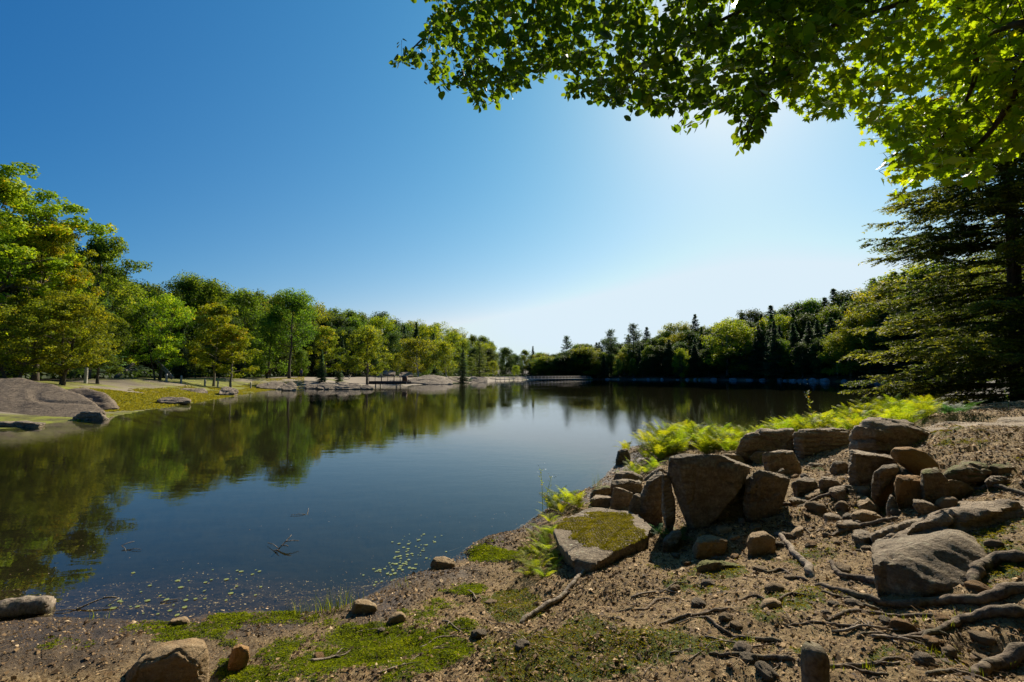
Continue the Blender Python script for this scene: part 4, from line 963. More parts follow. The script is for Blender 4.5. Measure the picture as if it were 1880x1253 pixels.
log([p0, (p0 + p1) / 2 + [0, .01, .01], p1], .075, 'thick waterlogged log floating at the lower left edge', M_dead)

rsk = RS(91)
def stick(px, py, L, ang, r, label, group=None, z=None, forks=2, mat=None, name='fallen_stick'):
    p = ground_hit(px, py) if z is None else at_z(px, py, z)
    d = np.array([math.cos(ang), math.sin(ang), 0]); P = []
    t = np.linspace(-.5, .5, 6)
    for i, v in enumerate(t):
        q = p + d * L * v + np.array([-d[1], d[0], 0]) * rsk.normal() * L * .03
        q[2] = (tz(q[0], q[1]) if z is None else z) + r * .8 + abs(rsk.normal()) * .004
        P.append(q)
    g = Geo(); g.tube(spline(P, 12), np.linspace(r, r * .45, 12), 6)
    for f in range(forks):
        i = rsk.randint(1, 5); a2 = ang + rsk.choice([-1, 1]) * rsk.uniform(.5, 1.0); l2 = L * rsk.uniform(.2, .4)
        e = P[i] + np.array([math.cos(a2), math.sin(a2), .12]) * l2
        g.tube([P[i], (P[i] + e) / 2 + [0, 0, .004], e], [r * .6, r * .45, r * .25], 5)
    return tag(g.obj(name, mat or M_dead), label, 'stick', group)
for px, py, L, a, r, lb in [(805, 1180, .28, .6, .007, 'short thick twig on green moss right of the reeds'), (608, 1205, .26, .5, .012, 'dark stick lying across the brightest moss'), (830, 1155, .25, -.7, .008, 'pale curved twig below the fern bank'),
                            (1450, 1040, .25, .2, .005, 'thin twig on the bare soil near the crooked root'), (1210, 1078, .45, .1, .009, 'dark forked stick on bare soil below the big shadow'), (1600, 1165, .40, -.1, .008, 'straight pale stick in front of the thick pale root'),
                            (1660, 1178, .34, 0, .010, 'cut stick lying left of the thick pale root'), (1330, 1185, .2, -.5, .007, 'small bleached twig right of the mossy patches'), (1250, 1200, .12, 0, .006, 'tiny white twig at the bottom middle'),
                            (870, 1090, .2, 1.8, .008, 'broken pale twig stub between moss patches'), (760, 1225, .5, .9, .006, 'long thin twig at the bottom between the moss and soil'), (840, 1010, .35, .35, .008, 'dark twig beside the tan stone in the water')]:
    stick(px, py, L, a, r, lb)
for k in range(60):
    px = rsk.uniform(380, 1850); py = rsk.uniform(960, 1250)
    if py < 1120 - (px - 560) * .36: continue
    stick(px, py, rsk.uniform(.10, .34), rsk.uniform(0, 3.1), rsk.uniform(.0022, .0055), 'thin dry twig fallen on the litter of the near bank', 'small dry twigs on the near bank', forks=rsk.randint(0, 3))
# dead branches sticking out of the shallow water
def branch_in_water(px, py, label, segs):
    g = Geo(); p = at_z(px, py, 0)
    for (a_, b_, r_) in segs: g.tube(spline([p + np.array(a_), (np.array(a_) + np.array(b_)) / 2 + p + [0.01, 0, .01], p + np.array(b_)], 7), np.linspace(r_, r_ * .4, 7), 6)
    tag(g.obj('dead_branch', M_dead), label, 'branch')
branch_in_water(498, 1015, 'forked bleached branch standing out of the shallow water', [((0, 0, -.05), (.12, .22, .12), .010), ((.06, .1, .04), (.17, .05, .05), .006), ((.04, .06, .03), (-.18, .25, .02), .005), ((.08, .14, .07), (.22, .20, .06), .005), ((.0, .05, .0), (.1, -.02, .03), .006)])
branch_in_water(562, 945, 'small bare twig poking out of the water beyond the forked branch', [((0, 0, -.03), (-.03, .14, .05), .006), ((0, 0, 0), (-.2, -.06, .01), .004)])
branch_in_water(232, 1010, 'curved dark twig rising from the water in the tree reflection', [((0, 0, -.03), (-.10, .05, .03), .005), ((-.1, .05, .03), (-.04, .16, .04), .004), ((0, 0, 0), (.18, -.01, .01), .004)])
branch_in_water(140, 1120, 'bent branch lying in the shallows right of the log', [((0, 0, .0), (.14, .10, .05), .009), ((.14, .10, .05), (.26, .12, .04), .008), ((.26, .12, .04), (.22, .03, .01), .006), ((0, 0, 0), (-.15, -.05, .01), .005)])
branch_in_water(310, 1105, 'straight pale stick floating near the lower left shore', [((-.06, -.02, 0.004), (.06, .03, .006), .005)])
# ------------------------------------------------------------------ ferns
def frond(rs, L, g, base, az, el, tone, np_=22):
    h = np.array([math.cos(az), math.sin(az), 0.]); side = np.array([-h[1], h[0], 0.])
    t = np.linspace(0, 1, np_ + 3); ang = el - t ** 1.6 * rs.uniform(.7, 1.5)
    d = np.cos(ang)[:, None] * h + np.sin(ang)[:, None] * np.array([0, 0, 1.])
    P = base + np.cumsum(d, 0) * L / len(t)
    g.tube(P, np.linspace(.0028, .0007, len(P)), 3, tone * .7, cap=False)
    C, T, U, Wd = [], [], [], []
    for i in range(3, len(P)):
        u = (i - 3) / (len(P) - 3); pl = L * .235 * (math.sin(min(1, .18 + u * .95) * math.pi) ** .7) * (1.0 if u < .9 else .55) + .006
        nrm = np.cross(side, d[i])
        for s_ in (-1, 1):
            dr = side * s_ * .92 + d[i] * .42 - nrm * -.05 + rs.normal(size=3) * .07; dr /= np.linalg.norm(dr)
            w = L / len(P) * .62
            a = P[i]; tip = a + dr * pl - np.array([0, 0, 1]) * pl * .18; bk = d[i] * w
            # toothed pinna: a strip with a notched edge
            k = 5; vv = []
            for q in range(k):
                uu = q / (k - 1); c = a + (tip - a) * uu; ww = (1 - uu) ** .8 * (1.0 if q % 2 == 0 else .55) + .06
                vv += [c + bk * ww * .55, c - bk * ww * .55]
            F = [[2 * q, 2 * q + 1, 2 * q + 3, 2 * q + 2] for q in range(k - 1)]
            g.add(np.array(vv), F, float(np.clip(tone + rs.normal() * .08 + u * .15, 0, 1)))

def fern_mesh(seed, n, L, mat, spread=1.0):
    rs = RS(seed); g = Geo()
    for k in range(n):
        frond(rs, L * rs.uniform(.65, 1.1), g, rs.normal(size=3) * [.03, .03, 0], k * 2.4 + rs.uniform(-.4, .4), rs.uniform(.85, 1.4) / spread, rs.uniform(.25, .75))
    return g.mesh('fern', mat, True)
FERN = [fern_mesh(200 + k, 12, .62, M_fern) for k in range(5)]
FERN_S = [fern_mesh(210 + k, 9, .42, M_fern, 1.2) for k in range(3)]
FERN_D = [fern_mesh(220 + k, 10, .45, M_fernd, 1.3) for k in range(2)]
fr = RS(12)
def fern(px, py, s, meshes, label, group=None, z=None):
    p = ground_hit(px, py); o = link('fern', meshes[fr.randint(len(meshes))], None, (p[0], p[1], tz(p[0], p[1]) - .01)); o.scale = (s, s, s); o.rotation_euler = (fr.uniform(-.12, .12), fr.uniform(-.12, .12), fr.uniform(0, 6.3))
    return tag(o, label, 'fern', group)
def fern_at(x, y, s, meshes, label, group=None):
    o = link('fern', meshes[fr.randint(len(meshes))], None, (x, y, tz(x, y) - .01)); o.scale = (s, s, s); o.rotation_euler = (fr.uniform(-.12, .12), fr.uniform(-.12, .12), fr.uniform(0, 6.3)); return tag(o, label, 'fern', group)
# the bank of ferns behind the boulders
n_f = 0
BL = 'bright yellow-green fern in the thick bed between the boulders and the lake'
for t_ in range(900):
    if n_f >= 165: break
    x = fr.uniform(2.5, 9.6); y = fr.uniform(7.4, 12.6)
    sd = lake_sd(np.array([x]), np.array([y]))[0]
    if sd < .12: continue
    px, py = project(x, y, tz(x, y))
    lim = np.interp(px, [1140, 1160, 1225, 1240, 1345, 1350, 1460, 1560, 1640, 1700, 1760, 1800], [872, 866, 852, 836, 836, 828, 800, 798, 792, 782, 776, 760])
    if py > lim or px < 1138 or px > 1705: continue
    if fbm(np.array([x * 1.5]), np.array([y * 1.5]), np.array([0.]), 2, 57)[0] < -.28: continue
    fern_at(x, y, fr.uniform(.55, 1.2) * np.interp(px, [1140, 1200, 1300, 1400, 1700], [.95, 1.2, .95, .80, .70]), FERN, BL, 'ferns in the bed behind the boulders'); n_f += 1
for px, py in [(1150, 878), (1170, 872), (1185, 868), (1160, 862), (1200, 862)]: fern(px, py, .55, FERN, 'small bright fern on the low rocks at the near end of the fern bed', 'small ferns at the near end of the bed')
for i, (px, py, s) in enumerate([(1022, 930, .62), (1040, 925, .60), (1010, 935, .5), (1055, 930, .5), (1030, 945, .5), (1065, 935, .4)]): fern(px, py, s, FERN, 'bright fern in the clump standing at the water behind the mossy slab', 'ferns in the clump behind the mossy slab')
for px, py, s in [(1008, 965, .6), (1000, 985, .7), (990, 1000, .6), (1004, 1012, .7), (985, 1022, .65), (1010, 1030, .6), (975, 1045, .6), (990, 1050, .55), (968, 1058, .5), (1015, 985, .6), (960, 1035, .45), (1022, 1040, .5), (1000, 1060, .5)]:
    fern(px, py, s, FERN_S, 'bright fern in the strip running down beside the mossy slab', 'ferns beside the mossy slab')
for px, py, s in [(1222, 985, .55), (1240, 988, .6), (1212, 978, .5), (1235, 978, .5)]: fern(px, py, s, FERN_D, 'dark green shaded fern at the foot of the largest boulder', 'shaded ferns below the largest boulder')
for px, py, s in [(1730, 772, 1.0), (1765, 770, 1.0), (1748, 774, .8)]: fern(px, py, s, FERN_D, 'bluish green fern with long fronds at the right end of the fern bed', 'bluish ferns at the end of the bed')

# tall weeds with seed heads or small leaves
def weed(px, py, h, label, mat=None, flowers=False, leaves=14, seed=0, s=1):
    rs = RS(seed + 500); p = ground_hit(px, py); z0 = tz(p[0], p[1]); g = Geo()
    P = spline([[p[0], p[1], z0 - .02], [p[0] + rs.normal() * .02, p[1], z0 + h * .5], [p[0] + rs.normal() * .05, p[1] + .01, z0 + h]], 10)
    root_ = empty('weed', (0, 0, 0)); tag(root_, label, 'plant')
    g.tube(P, np.linspace(.004, .0015, 10) * s, 4, .4)
    C, N, S, U = [], [], [], []
    for k in range(leaves):
        t = rs.uniform(.25, 1); q = np.array([np.interp(t * 9, range(10), P[:, d]) for d in range(3)]); a = rs.uniform(0, 6.28)
        L = h * .13 * (1.3 - t * .6); dr = np.array([math.cos(a), math.sin(a), .5]); C.append(q + dr * L * .5); N.append(np.cross(dr, [math.sin(a), -math.cos(a), 0])); S.append(L); U.append(np.array([-math.sin(a), math.cos(a), 0]))
        if flowers and t > .55:
            e = q + np.array([math.cos(a), math.sin(a), .8]) * h * .09; g.tube([q, e], [.0015, .001], 3, .5, False)
    # long axis B = cross(N, T): choose up so that T is sideways
    dirs = np.array(C) ; 
    V, F = quads(np.array(C), np.array(N), np.array(S), .42, rs, up=np.cross(np.array(N), np.array(U)))
    g.obj('stem', M_fern, root_); link('leaves', mesh_np('leaves', V, F, mat or M_fern, False, np.repeat(rs.rand(len(C)), 4)), root_)
    if flowers:
        V, F = quads(P[-1] + rs.normal(size=(10, 3)) * [h * .09, h * .09, h * .12], rs.normal(size=(10, 3)), np.full(10, .016 * s), .9, rs)
        link('flowers', mesh_np('flowers', V, F, M_white_pl, False), root_)
    return root_
weed(1492, 796, .82, 'tall weed with curling seed heads standing above the fern bed', flowers=True, leaves=22, seed=1, s=1.6)
weed(1852, 752, .34, 'small bright leafy sprig on top of the granite ridge', leaves=9, seed=2, s=1.5)
weed(996, 948, .62, 'tall thin weed with tiny white flowers at the water beside the ferns', flowers=True, leaves=10, seed=3)
weed(1006, 945, .52, 'second thin weed with white flowers leaning at the water beside the ferns', flowers=True, leaves=8, seed=4)
weed(1504, 838, .26, 'little leafy sprout on the bare ground inside the ring of boulders', leaves=9, seed=5)
weed(1398, 858, .22, 'tiny grey-green sprout between two boulders', leaves=9, seed=6, mat=M_fernd)
weed(1152, 965, .22, 'sprig with small white flowers at the right end of the mossy slab', flowers=True, leaves=12, seed=7)
weed(1104, 1028, .14, 'small green seedling in front of the mossy slab', leaves=10, seed=8)
weed(1082, 1024, .10, 'tiny seedling close to the front edge of the mossy slab', leaves=9, seed=9)
weed(1098, 960, .18, 'thin dark-stemmed sprig on the mossy slab', leaves=4, seed=10)

def grass_tuft(px, py, h, n, label, group=None, seed=0, spread=.06, z=None, mat=None):
    rs = RS(seed + 900); p = ground_hit(px, py) if z is None else at_z(px, py, z); V = []; F = []; T = []
    z0 = (tz(p[0], p[1]) if z is None else -.1)
    for k in range(n):
        b = np.array([p[0] + rs.normal() * spread, p[1] + rs.normal() * spread * .6, z0 - .01]); a = rs.uniform(0, 6.28); L = h * rs.uniform(.4, 1.1); w = rs.uniform(.0016, .0032); bend = rs.uniform(.1, .55)
        s_ = np.array([-math.sin(a), math.cos(a), 0]) * w; o = len(V)
        for q in range(5):
            u = q / 4; c = b + np.array([math.cos(a) * bend * u * u, math.sin(a) * bend * u * u, u - .25 * bend * u * u]) * L; V += [c - s_ * (1 - u * .95), c + s_ * (1 - u * .95)]
        F += [[o + 2 * q, o + 2 * q + 1, o + 2 * q + 3, o + 2 * q + 2] for q in range(4)]; T += [float(np.clip(.5 + rs.normal() * .25, 0, 1))] * 10
    return tag(link('grass_tuft', mesh_np('grass_tuft', V, np.array(F), mat or M_moss, True, T)), label, 'grass', group)
for k, (px, py, h, n) in enumerate([(545, 1126, .17, 20), (575, 1124, .22, 24), (592, 1120, .18, 16), (610, 1122, .24, 30), (640, 1116, .22, 28), (626, 1122, .16, 16), (560, 1135, .12, 12), (588, 1148, .12, 12)]):
    grass_tuft(px, py, h, n, 'tuft of upright green reeds at the water edge left of the pebble-like stone', 'reed tufts at the near water edge', k)
grass_tuft(182, 1138, .12, 10, 'few yellow-green blades on the mud right of the log', None, 20)
grass_tuft(735, 1078, .12, 14, 'small dark tuft by the floating pads', None, 21)
grass_tuft(1100, 893, .3, 26, 'sparse dry grass leaning over the water above the mossy slab', None, 22, .05)
for k, (px, py) in enumerate([(1760, 1125), (1740, 1150), (1700, 1140), (1665, 1140), (1640, 1145), (1850, 1200), (1790, 1225), (1620, 1145), (1590, 1230), (1530, 1240), (1380, 1180), (1720, 1200), (1700, 870), (1800, 880)]):
    grass_tuft(px, py, .07, 12, 'little green grass tuft among the roots of the right-hand bank', 'grass tufts among the roots', 30 + k, .02)

# moss cushions: thousands of short shoots
def near_samples(n, seed, dens):
    """points on the near bank, thinning out with distance from the path"""
    rs = RS(seed); r = .9 + (13 - .9) * rs.uniform(0, 1, n * 6) ** dens; a = rs.uniform(-.95, 1.0, n * 6)
    x = r * np.sin(a); y = r * np.cos(a)
    keep = lake_sd(x, y) > .03
    return x[keep][:n], y[keep][:n], rs
rs = RS(7)
for nm, which, mat, hh, lbl, cnt, (xa, xb, ya, yb) in (('moss', 0, M_moss, .011, 'bright green moss cushions on the wet bank', 520000, (-3.6, 1.0, 2.6, 6.2)), ('olive_moss', 1, M_mossold, .009, 'dull olive moss on the dry bank', 520000, (-.6, 6.5, 1.4, 6.5))):
    X = rs.uniform(xa, xb, cnt); Y_ = rs.uniform(ya, yb, cnt); k = lake_sd(X, Y_) > .02; X, Y_ = X[k], Y_[k]; zz = terrain(X, Y_)
    msk = moss_masks(X, Y_, zz)[which]; k = rs.uniform(0, 1, len(X)) < np.clip(msk * 1.35 - .3, 0, 1)
    X, Y_, Z = X[k], Y_[k], zz[k]; n = len(X)
    d = rs.normal(size=(n, 3)) * [.5, .5, .25] + [0, 0, 1]
    lump = .5 + .5 * fbm(X * 11, Y_ * 11, X * 0, 3, 72)
    hsz = hh * rs.uniform(.6, 1.3, n) * (1 + .12 * np.hypot(X, Y_)); d /= np.linalg.norm(d, axis=1)[:, None]
    C = np.stack([X, Y_, Z + .012 * np.clip(lump, 0, 1) * np.clip(msk[k] * 2 - .6, 0, 1)], 1) + d * (hsz * .35)[:, None]
    nn = np.cross(d, rs.normal(size=(n, 3)))
    V, F = quads(C, nn, hsz, .38, rs, up=np.cross(nn, d))
    cl = .3 + .4 * lump + rs.normal(size=n) * .15
    print(nm, n)
    tag(link(nm, mesh_np(nm, V, F, mat, False, np.repeat(np.clip(cl, 0, 1), 4))), lbl, 'moss', kind='stuff')

# litter: dead leaves, bark flakes, needles
x, y, rs = near_samples(240000, 8, .9)
z = terrain(x, y); px, py = project(x, y, z); n = len(x); R_ = np.hypot(x, y)
g_, o_ = moss_masks(x, y, z)
wetp = blobs(px, py, [(60, 1180, 260, 70, 1), (350, 1200, 170, 50, .7)]) * (y > 1)
k = (rs.uniform(0, 1, n) > g_ * .85) & (rs.uniform(0, 1, n) > np.clip(wetp, 0, .8)) & (rs.uniform(0, 1, n) < .35 + .65 * sstep(.1, .8, fbm(x * 1.3, y * 1.3, x * 0, 3, 81) + .5)); x, y, z, R_ = x[k], y[k], z[k], R_[k]; n = len(x)
S = rs.uniform(.008, .030, n) * (rs.rand(n) ** 1.5 + .5) * (1 + .05 * R_)
N = rs.normal(size=(n, 3)) * .45 + [0, 0, 1]
asp = np.where(rs.rand(n) < .5, .18, .7)
C = np.stack([x, y, z + S * .12 + .001], 1)
N /= np.linalg.norm(N, axis=1)[:, None]; A = rs.normal(size=(n, 3)); T = np.cross(N, A); T /= np.linalg.norm(T, axis=1)[:, None]; B = np.cross(N, T)
V = np.stack([C - B * S[:, None] * .5, C + T * (S * asp * .5)[:, None] + N * (S * .18)[:, None], C + B * S[:, None] * .5, C - T * (S * asp * .5)[:, None] + N * (S * .12)[:, None]], 1).reshape(-1, 3)
tone = np.clip(rs.beta(1.3, 2.1, n), 0, 1)
tag(link('leaf_litter', mesh_np('leaf_litter', V, np.arange(n * 4).reshape(n, 4), M_litter, False, np.repeat(tone, 4))), 'dead leaves and bark flakes on the brown soil', 'leaf litter', kind='stuff')
# fine crumbs of soil and gravel
x, y, rs = near_samples(60000, 9, .85); z = terrain(x, y); n = len(x)
S = rs.uniform(.0025, .008, n) * (1 + .08 * np.hypot(x, y)) * (1 + 1.6 * (rs.rand(n) < .03))
tet = np.array([[1, 0, -.4], [-.5, .87, -.4], [-.5, -.87, -.4], [0.1, 0, 1]])
aa = rs.uniform(0, 6.28, n); ca, sa = np.cos(aa), np.sin(aa)
V = np.stack([np.stack([x + S * (t[0] * ca - t[1] * sa), y + S * (t[0] * sa + t[1] * ca), z + S * (t[2] * rs.uniform(.4, .9, n) + .15)], 1) for t in tet], 1).reshape(-1, 3)
b4 = np.arange(n)[:, None] * 4; F = np.concatenate([b4 + np.array(f)[None] for f in ([0, 1, 3], [1, 2, 3], [2, 0, 3])])
tag(link('soil_crumbs', mesh_np('soil_crumbs', V, F, M_litter, False, np.repeat(np.clip(rs.beta(1.3, 2.4, n), 0, 1), 4))), 'crumbs of soil and grit on the near bank', 'gravel', kind='stuff')
# litter of twigs too fine to count
x, y, rs = near_samples(5200, 10, .85); z = terrain(x, y); g = Geo()
for i in range(len(x)):
    L = rs.uniform(.02, .09) * (1 + .05 * math.hypot(x[i], y[i])); a = rs.uniform(0, 6.28); r_ = rs.uniform(.0007, .0022); d = np.array([math.cos(a), math.sin(a), rs.normal() * .18]) * L * .5; c = np.array([x[i], y[i], z[i] + .004])
    g.tube(np.array([c - d, c + [rs.normal() * L * .06, rs.normal() * L * .06, .002], c + d]), [r_, r_, r_ * .6], 3, float(rs.beta(2, 2)), False)
tag(g.obj('twig_litter', M_litter), 'fine dead twigs strewn over the near bank', 'twig litter', kind='stuff')
# shoreline grass of the grassy point opposite
rs = RS(17); px = rs.uniform(150, 560, 42000); sdt = rs.uniform(.2, 11, 42000)
a = (px - 940) / FPX; Yb = np.interp(px, [150, 190, 230, 280, 320, 370, 410, 450, 480, 520, 560], [20, 20.5, 22.5, 26, 29, 34, 39, 47, 55, 66, 68]) + sdt * np.interp(px, [150, 560], [1.2, 2.2])
X = a * Yb; sd = lake_sd(X, Yb); k = (sd > .1) & (fbm(X * .3, Yb * .3, X * 0, 4, 51) < .35); X, Yb = X[k], Yb[k]; zz = terrain(X, Yb, False); n = len(X)
C = np.stack([X, Yb, zz + .02], 1); d = rs.normal(size=(n, 3)) * [.6, .6, .2] + [0, 0, 1]; nn = np.cross(d, rs.normal(size=(n, 3)))
V, F = quads(C, nn, rs.uniform(.06, .2, n), .4, rs, up=np.cross(nn, d))
tag(link('shore_grass', mesh_np('shore_grass', V, F, M_mossold, False, np.repeat(rs.uniform(.4, 1, n), 4))), 'short yellow-green grass on the point opposite', 'grass', kind='stuff')

# sunken leaves and sticks on the bed of the shallows, pollen and bits on the surface
rs = RS(23); X = rs.uniform(-6, 2.2, 26000); Yb = rs.uniform(3.4, 8.5, 26000); sd = lake_sd(X, Yb); k = (sd < -.03) & (sd > -2.2) & (rs.rand(26000) < np.exp(sd * .9)); X, Yb = X[k], Yb[k]; n = len(X); zz = terrain(X, Yb)
S = rs.uniform(.010, .035, n); N = rs.normal(size=(n, 3)) * .3 + [0, 0, 1]
V, F = quads(np.stack([X, Yb, zz + .006], 1), N, S, .5, rs)
tag(link('sunken_leaves', mesh_np('sunken_leaves', V, F, M_litter, False, np.repeat(np.clip(rs.beta(1.6, 1.6, n), 0, 1), 4))), 'brown dead leaves lying on the bottom of the shallows', 'leaf litter', kind='stuff')
rs = RS(24); X = rs.uniform(-6, 1.5, 2600); Yb = rs.uniform(3.4, 7.5, 2600); sd = lake_sd(X, Yb); k = (sd < -.05) & (rs.rand(2600) < np.exp(sd * 1.1) * .8) & (fbm(X * 1.2, Yb * 2, X * 0, 3, 91) > -.1); X, Yb = X[k], Yb[k]; n = len(X)
V, F = quads(np.stack([X, Yb, np.full(n, .003)], 1), rs.normal(size=(n, 3)) * .08 + [0, 0, 1], rs.uniform(.005, .016, n), .6, rs)
tag(link('floating_bits', mesh_np('floating_bits', V, F, M_litter, False, np.repeat(rs.uniform(.5, 1, n), 4))), 'tiny leaves and bits floating on the shallows', 'leaf litter', kind='stuff')

# floating lily pads
def pad_mesh(seed):
    rs = RS(seed); n = 14; a = np.linspace(.18, 2 * math.pi - .18, n); r = 1 + rs.normal(size=n) * .05
    V = [[0, 0, 0.001]] + [[math.cos(t) * q, math.sin(t) * q * .8, .0] for t, q in zip(a, r)]
    F = np.array([[0, i, i + 1] for i in range(1, n)])
    me = mesh_np('lily_pad', V, F, M_pad); return me
PADS = [pad_mesh(k) for k in range(4)]
pr = RS(61); pads = []
for k in range(92):
    u = pr.rand(); cx = 700 + 85 * u + pr.normal() * 18; cy = 1068 - 80 * u + pr.normal() * 9; pads.append((cx, cy, 1))
for k in range(44):
    cx = pr.uniform(200, 500); pads.append((cx, np.interp(cx, [200, 500], [1108, 1068]) + pr.normal() * 20, 1.1))
for px, py, s_ in pads:
    p = at_z(px, py, .004)
    if lake_sd(np.array([p[0]]), np.array([p[1]]))[0] > -.06: continue
    o = link('lily_pad', PADS[pr.randint(4)], None, (p[0], p[1], .004 + pr.uniform(0, .003))); q = pr.uniform(.009, .026) * s_ * (.9 if px < 600 else .85); o.scale = (q, q, q); o.rotation_euler = (0, 0, pr.uniform(0, 6.3))
    tag(o, 'small pale green lily pad in the cluster floating before the tan stone' if px > 600 else 'small pale green lily pad floating in the shallows at the lower left', 'lily pad', 'lily pads near the tan stone' if px > 600 else 'lily pads at the lower left')

# ------------------------------------------------------------------ overhanging branches
def leaf_shape(kind):
    if kind == 'maple':
        o = [(0, -.5), (.10, -.30), (.42, -.34), (.30, -.16), (.62, .06), (.36, .08), (.40, .26), (.20, .20), (.0, .58)]
    else:
        o = [(0, -.42), (.22, -.40), (.40, -.20), (.42, .04), (.30, .26), (.12, .42), (0, .58)]
    pts = o + [(-x, y) for x, y in o[-2:0:-1]]
    P = np.array(pts); V = np.column_stack([P, np.abs(P[:, 0]) * -.22]); V = np.vstack([[0, 0, 0.0], V])
    n = len(P); F = np.array([[0, 1 + i, 1 + (i + 1) % n] for i in range(n)])
    return V, F
def leaves_mesh(kind, C, D, N, S, tone, mat, name):
    LV, LF = leaf_shape(kind); n = len(C)
    D = D / np.linalg.norm(D, axis=1)[:, None]; T = np.cross(D, N); T /= np.linalg.norm(T, axis=1)[:, None] + 1e-9; N = np.cross(T, D)
    V = C[:, None] + S[:, None, None] * (LV[None, :, :1] * T[:, None] + (LV[None, :, 1:2] + .5) * D[:, None] + LV[None, :, 2:3] * N[:, None])
    F = (np.arange(n)[:, None, None] * len(LV) + LF[None]).reshape(-1, 3)
    return mesh_np(name, V.reshape(-1, 3), F, mat, False, np.repeat(tone, len(LV)))

def in_poly(x, y, P):
    c = np.zeros(x.shape, bool); n = len(P)
    for i in range(n):
        ax, ay = P[i]; bx, by = P[(i + 1) % n]
        if ay != by: c ^= ((ay > y) != (by > y)) & (x < (bx - ax) * (y - ay) / (by - ay) + ax)
    return c
def overhang(name, label, kind, mat, outline, base, trunk_r, depth, ntw, lsize, seed, limbs, dens=1.0, tips=()):
    """tree whose trunk stands outside the frame; its twigs fill a volume that reaches into view"""
    rs = RS(seed); g = Geo(); t = empty(name, (base[0], base[1], tz(base[0], base[1]))); o3 = np.array(t.location)
    tag(t, label, 'tree')
    top = np.array([base[0] - .3, base[1] + .4, 9.5]); b0 = np.array([base[0], base[1], o3[2] - .3])
    TP = spline([b0, b0 * .65 + top * .35 + [.15, 0, 0], b0 * .3 + top * .7 - [.1, .1, 0], top], 16)
    g.tube(TP - o3, np.linspace(trunk_r, trunk_r * .35, 16), 14)
    crown_pts = []
    for L in limbs:      # each limb: start height on trunk, then (px, py, Y) way points
        h0, r0 = L[0], L[1]; st = np.array([np.interp(h0, TP[:, 2], TP[:, d]) for d in range(3)])
        W_ = [st] + [at_y(a_, b_, c_) for a_, b_, c_ in L[2]]
        P = spline(W_, 9 * len(W_)); rr = np.linspace(r0, .006, len(P)); g.tube(P - o3, rr, 7, cap=False); crown_pts.append(P)
    allP = np.concatenate(crown_pts)
    C, D, N, S, T = [], [], [], [], []
    px = rs.uniform(min(p[0] for p in outline), max(p[0] for p in outline), ntw * 8); py = rs.uniform(-420, max(p[1] for p in outline), ntw * 8)
    ok = in_poly(px, py, outline); px, py = px[ok], py[ok]
    n_ = fbm(px / 90, py / 90, px * 0, 3, seed) ; ok = n_ > (-.75 / dens if dens > 0 else -9); px, py = px[ok][:ntw], py[ok][:ntw]
    gap = np.hypot(px - 1350, py - 6) > 20; px, py = px[gap], py[gap]        # a hole in the leaves lets the sun through
    tw = list(zip(px, py, [0] * len(px))) + [(a_, b_, 1) for a_, b_ in tips]
    for a_, b_, tip in tw:
        Y = depth(a_, b_) * (1 + rs.normal() * .13) if not tip else depth(a_, b_)
        c = at_y(a_, b_, Y)
        k = np.argmin(((allP - c) ** 2).sum(1)); fr_ = allP[k]
        out = c - fr_; ln = np.linalg.norm(out)
        if ln > .02: out /= ln
        dr = out * .7 + rs.normal(size=3) * .45 + np.array([0, 0, -.35]); dr /= np.linalg.norm(dr)
        L = rs.uniform(.16, .36); s_ = c - dr * L
        if ln < .45 and rs.rand() < .7: g.tube(spline([fr_, (fr_ + s_) / 2 + [0, 0, .06], s_], 5) - o3, np.linspace(.006, .003, 5), 3, cap=False)
        g.tube(np.array([s_, (s_ + c) / 2 + [0, 0, -.01], c]) - o3, [.003, .0022, .001], 3, cap=False)
        m = rs.randint(6, 11); ct = rs.uniform(.1, .7)
        for q in range(m):
            u = (q + .5) / m; p_ = s_ + (c - s_) * u + rs.normal(size=3) * .012
            sd_v = np.cross(dr, rs.normal(size=3)); sd_v /= np.linalg.norm(sd_v)
            dd = dr * .6 + sd_v * .8 + np.array([0, 0, -.45]); C.append(p_ + sd_v * .03); D.append(dd); N.append(np.array([0, 0, 1.]) + rs.normal(size=3) * .5); S.append(lsize * rs.uniform(.55, 1.2)); T.append(np.clip(ct + rs.normal() * .15, 0, .92) if rs.rand() > .002 else 1.0)
    C = np.array(C) - o3
    me = leaves_mesh(kind, C, np.array(D), np.array(N), np.array(S), np.array(T), mat, 'crown')
    g.obj('trunk', M_bark, t); link('crown', me, t)
    return t, len(C)

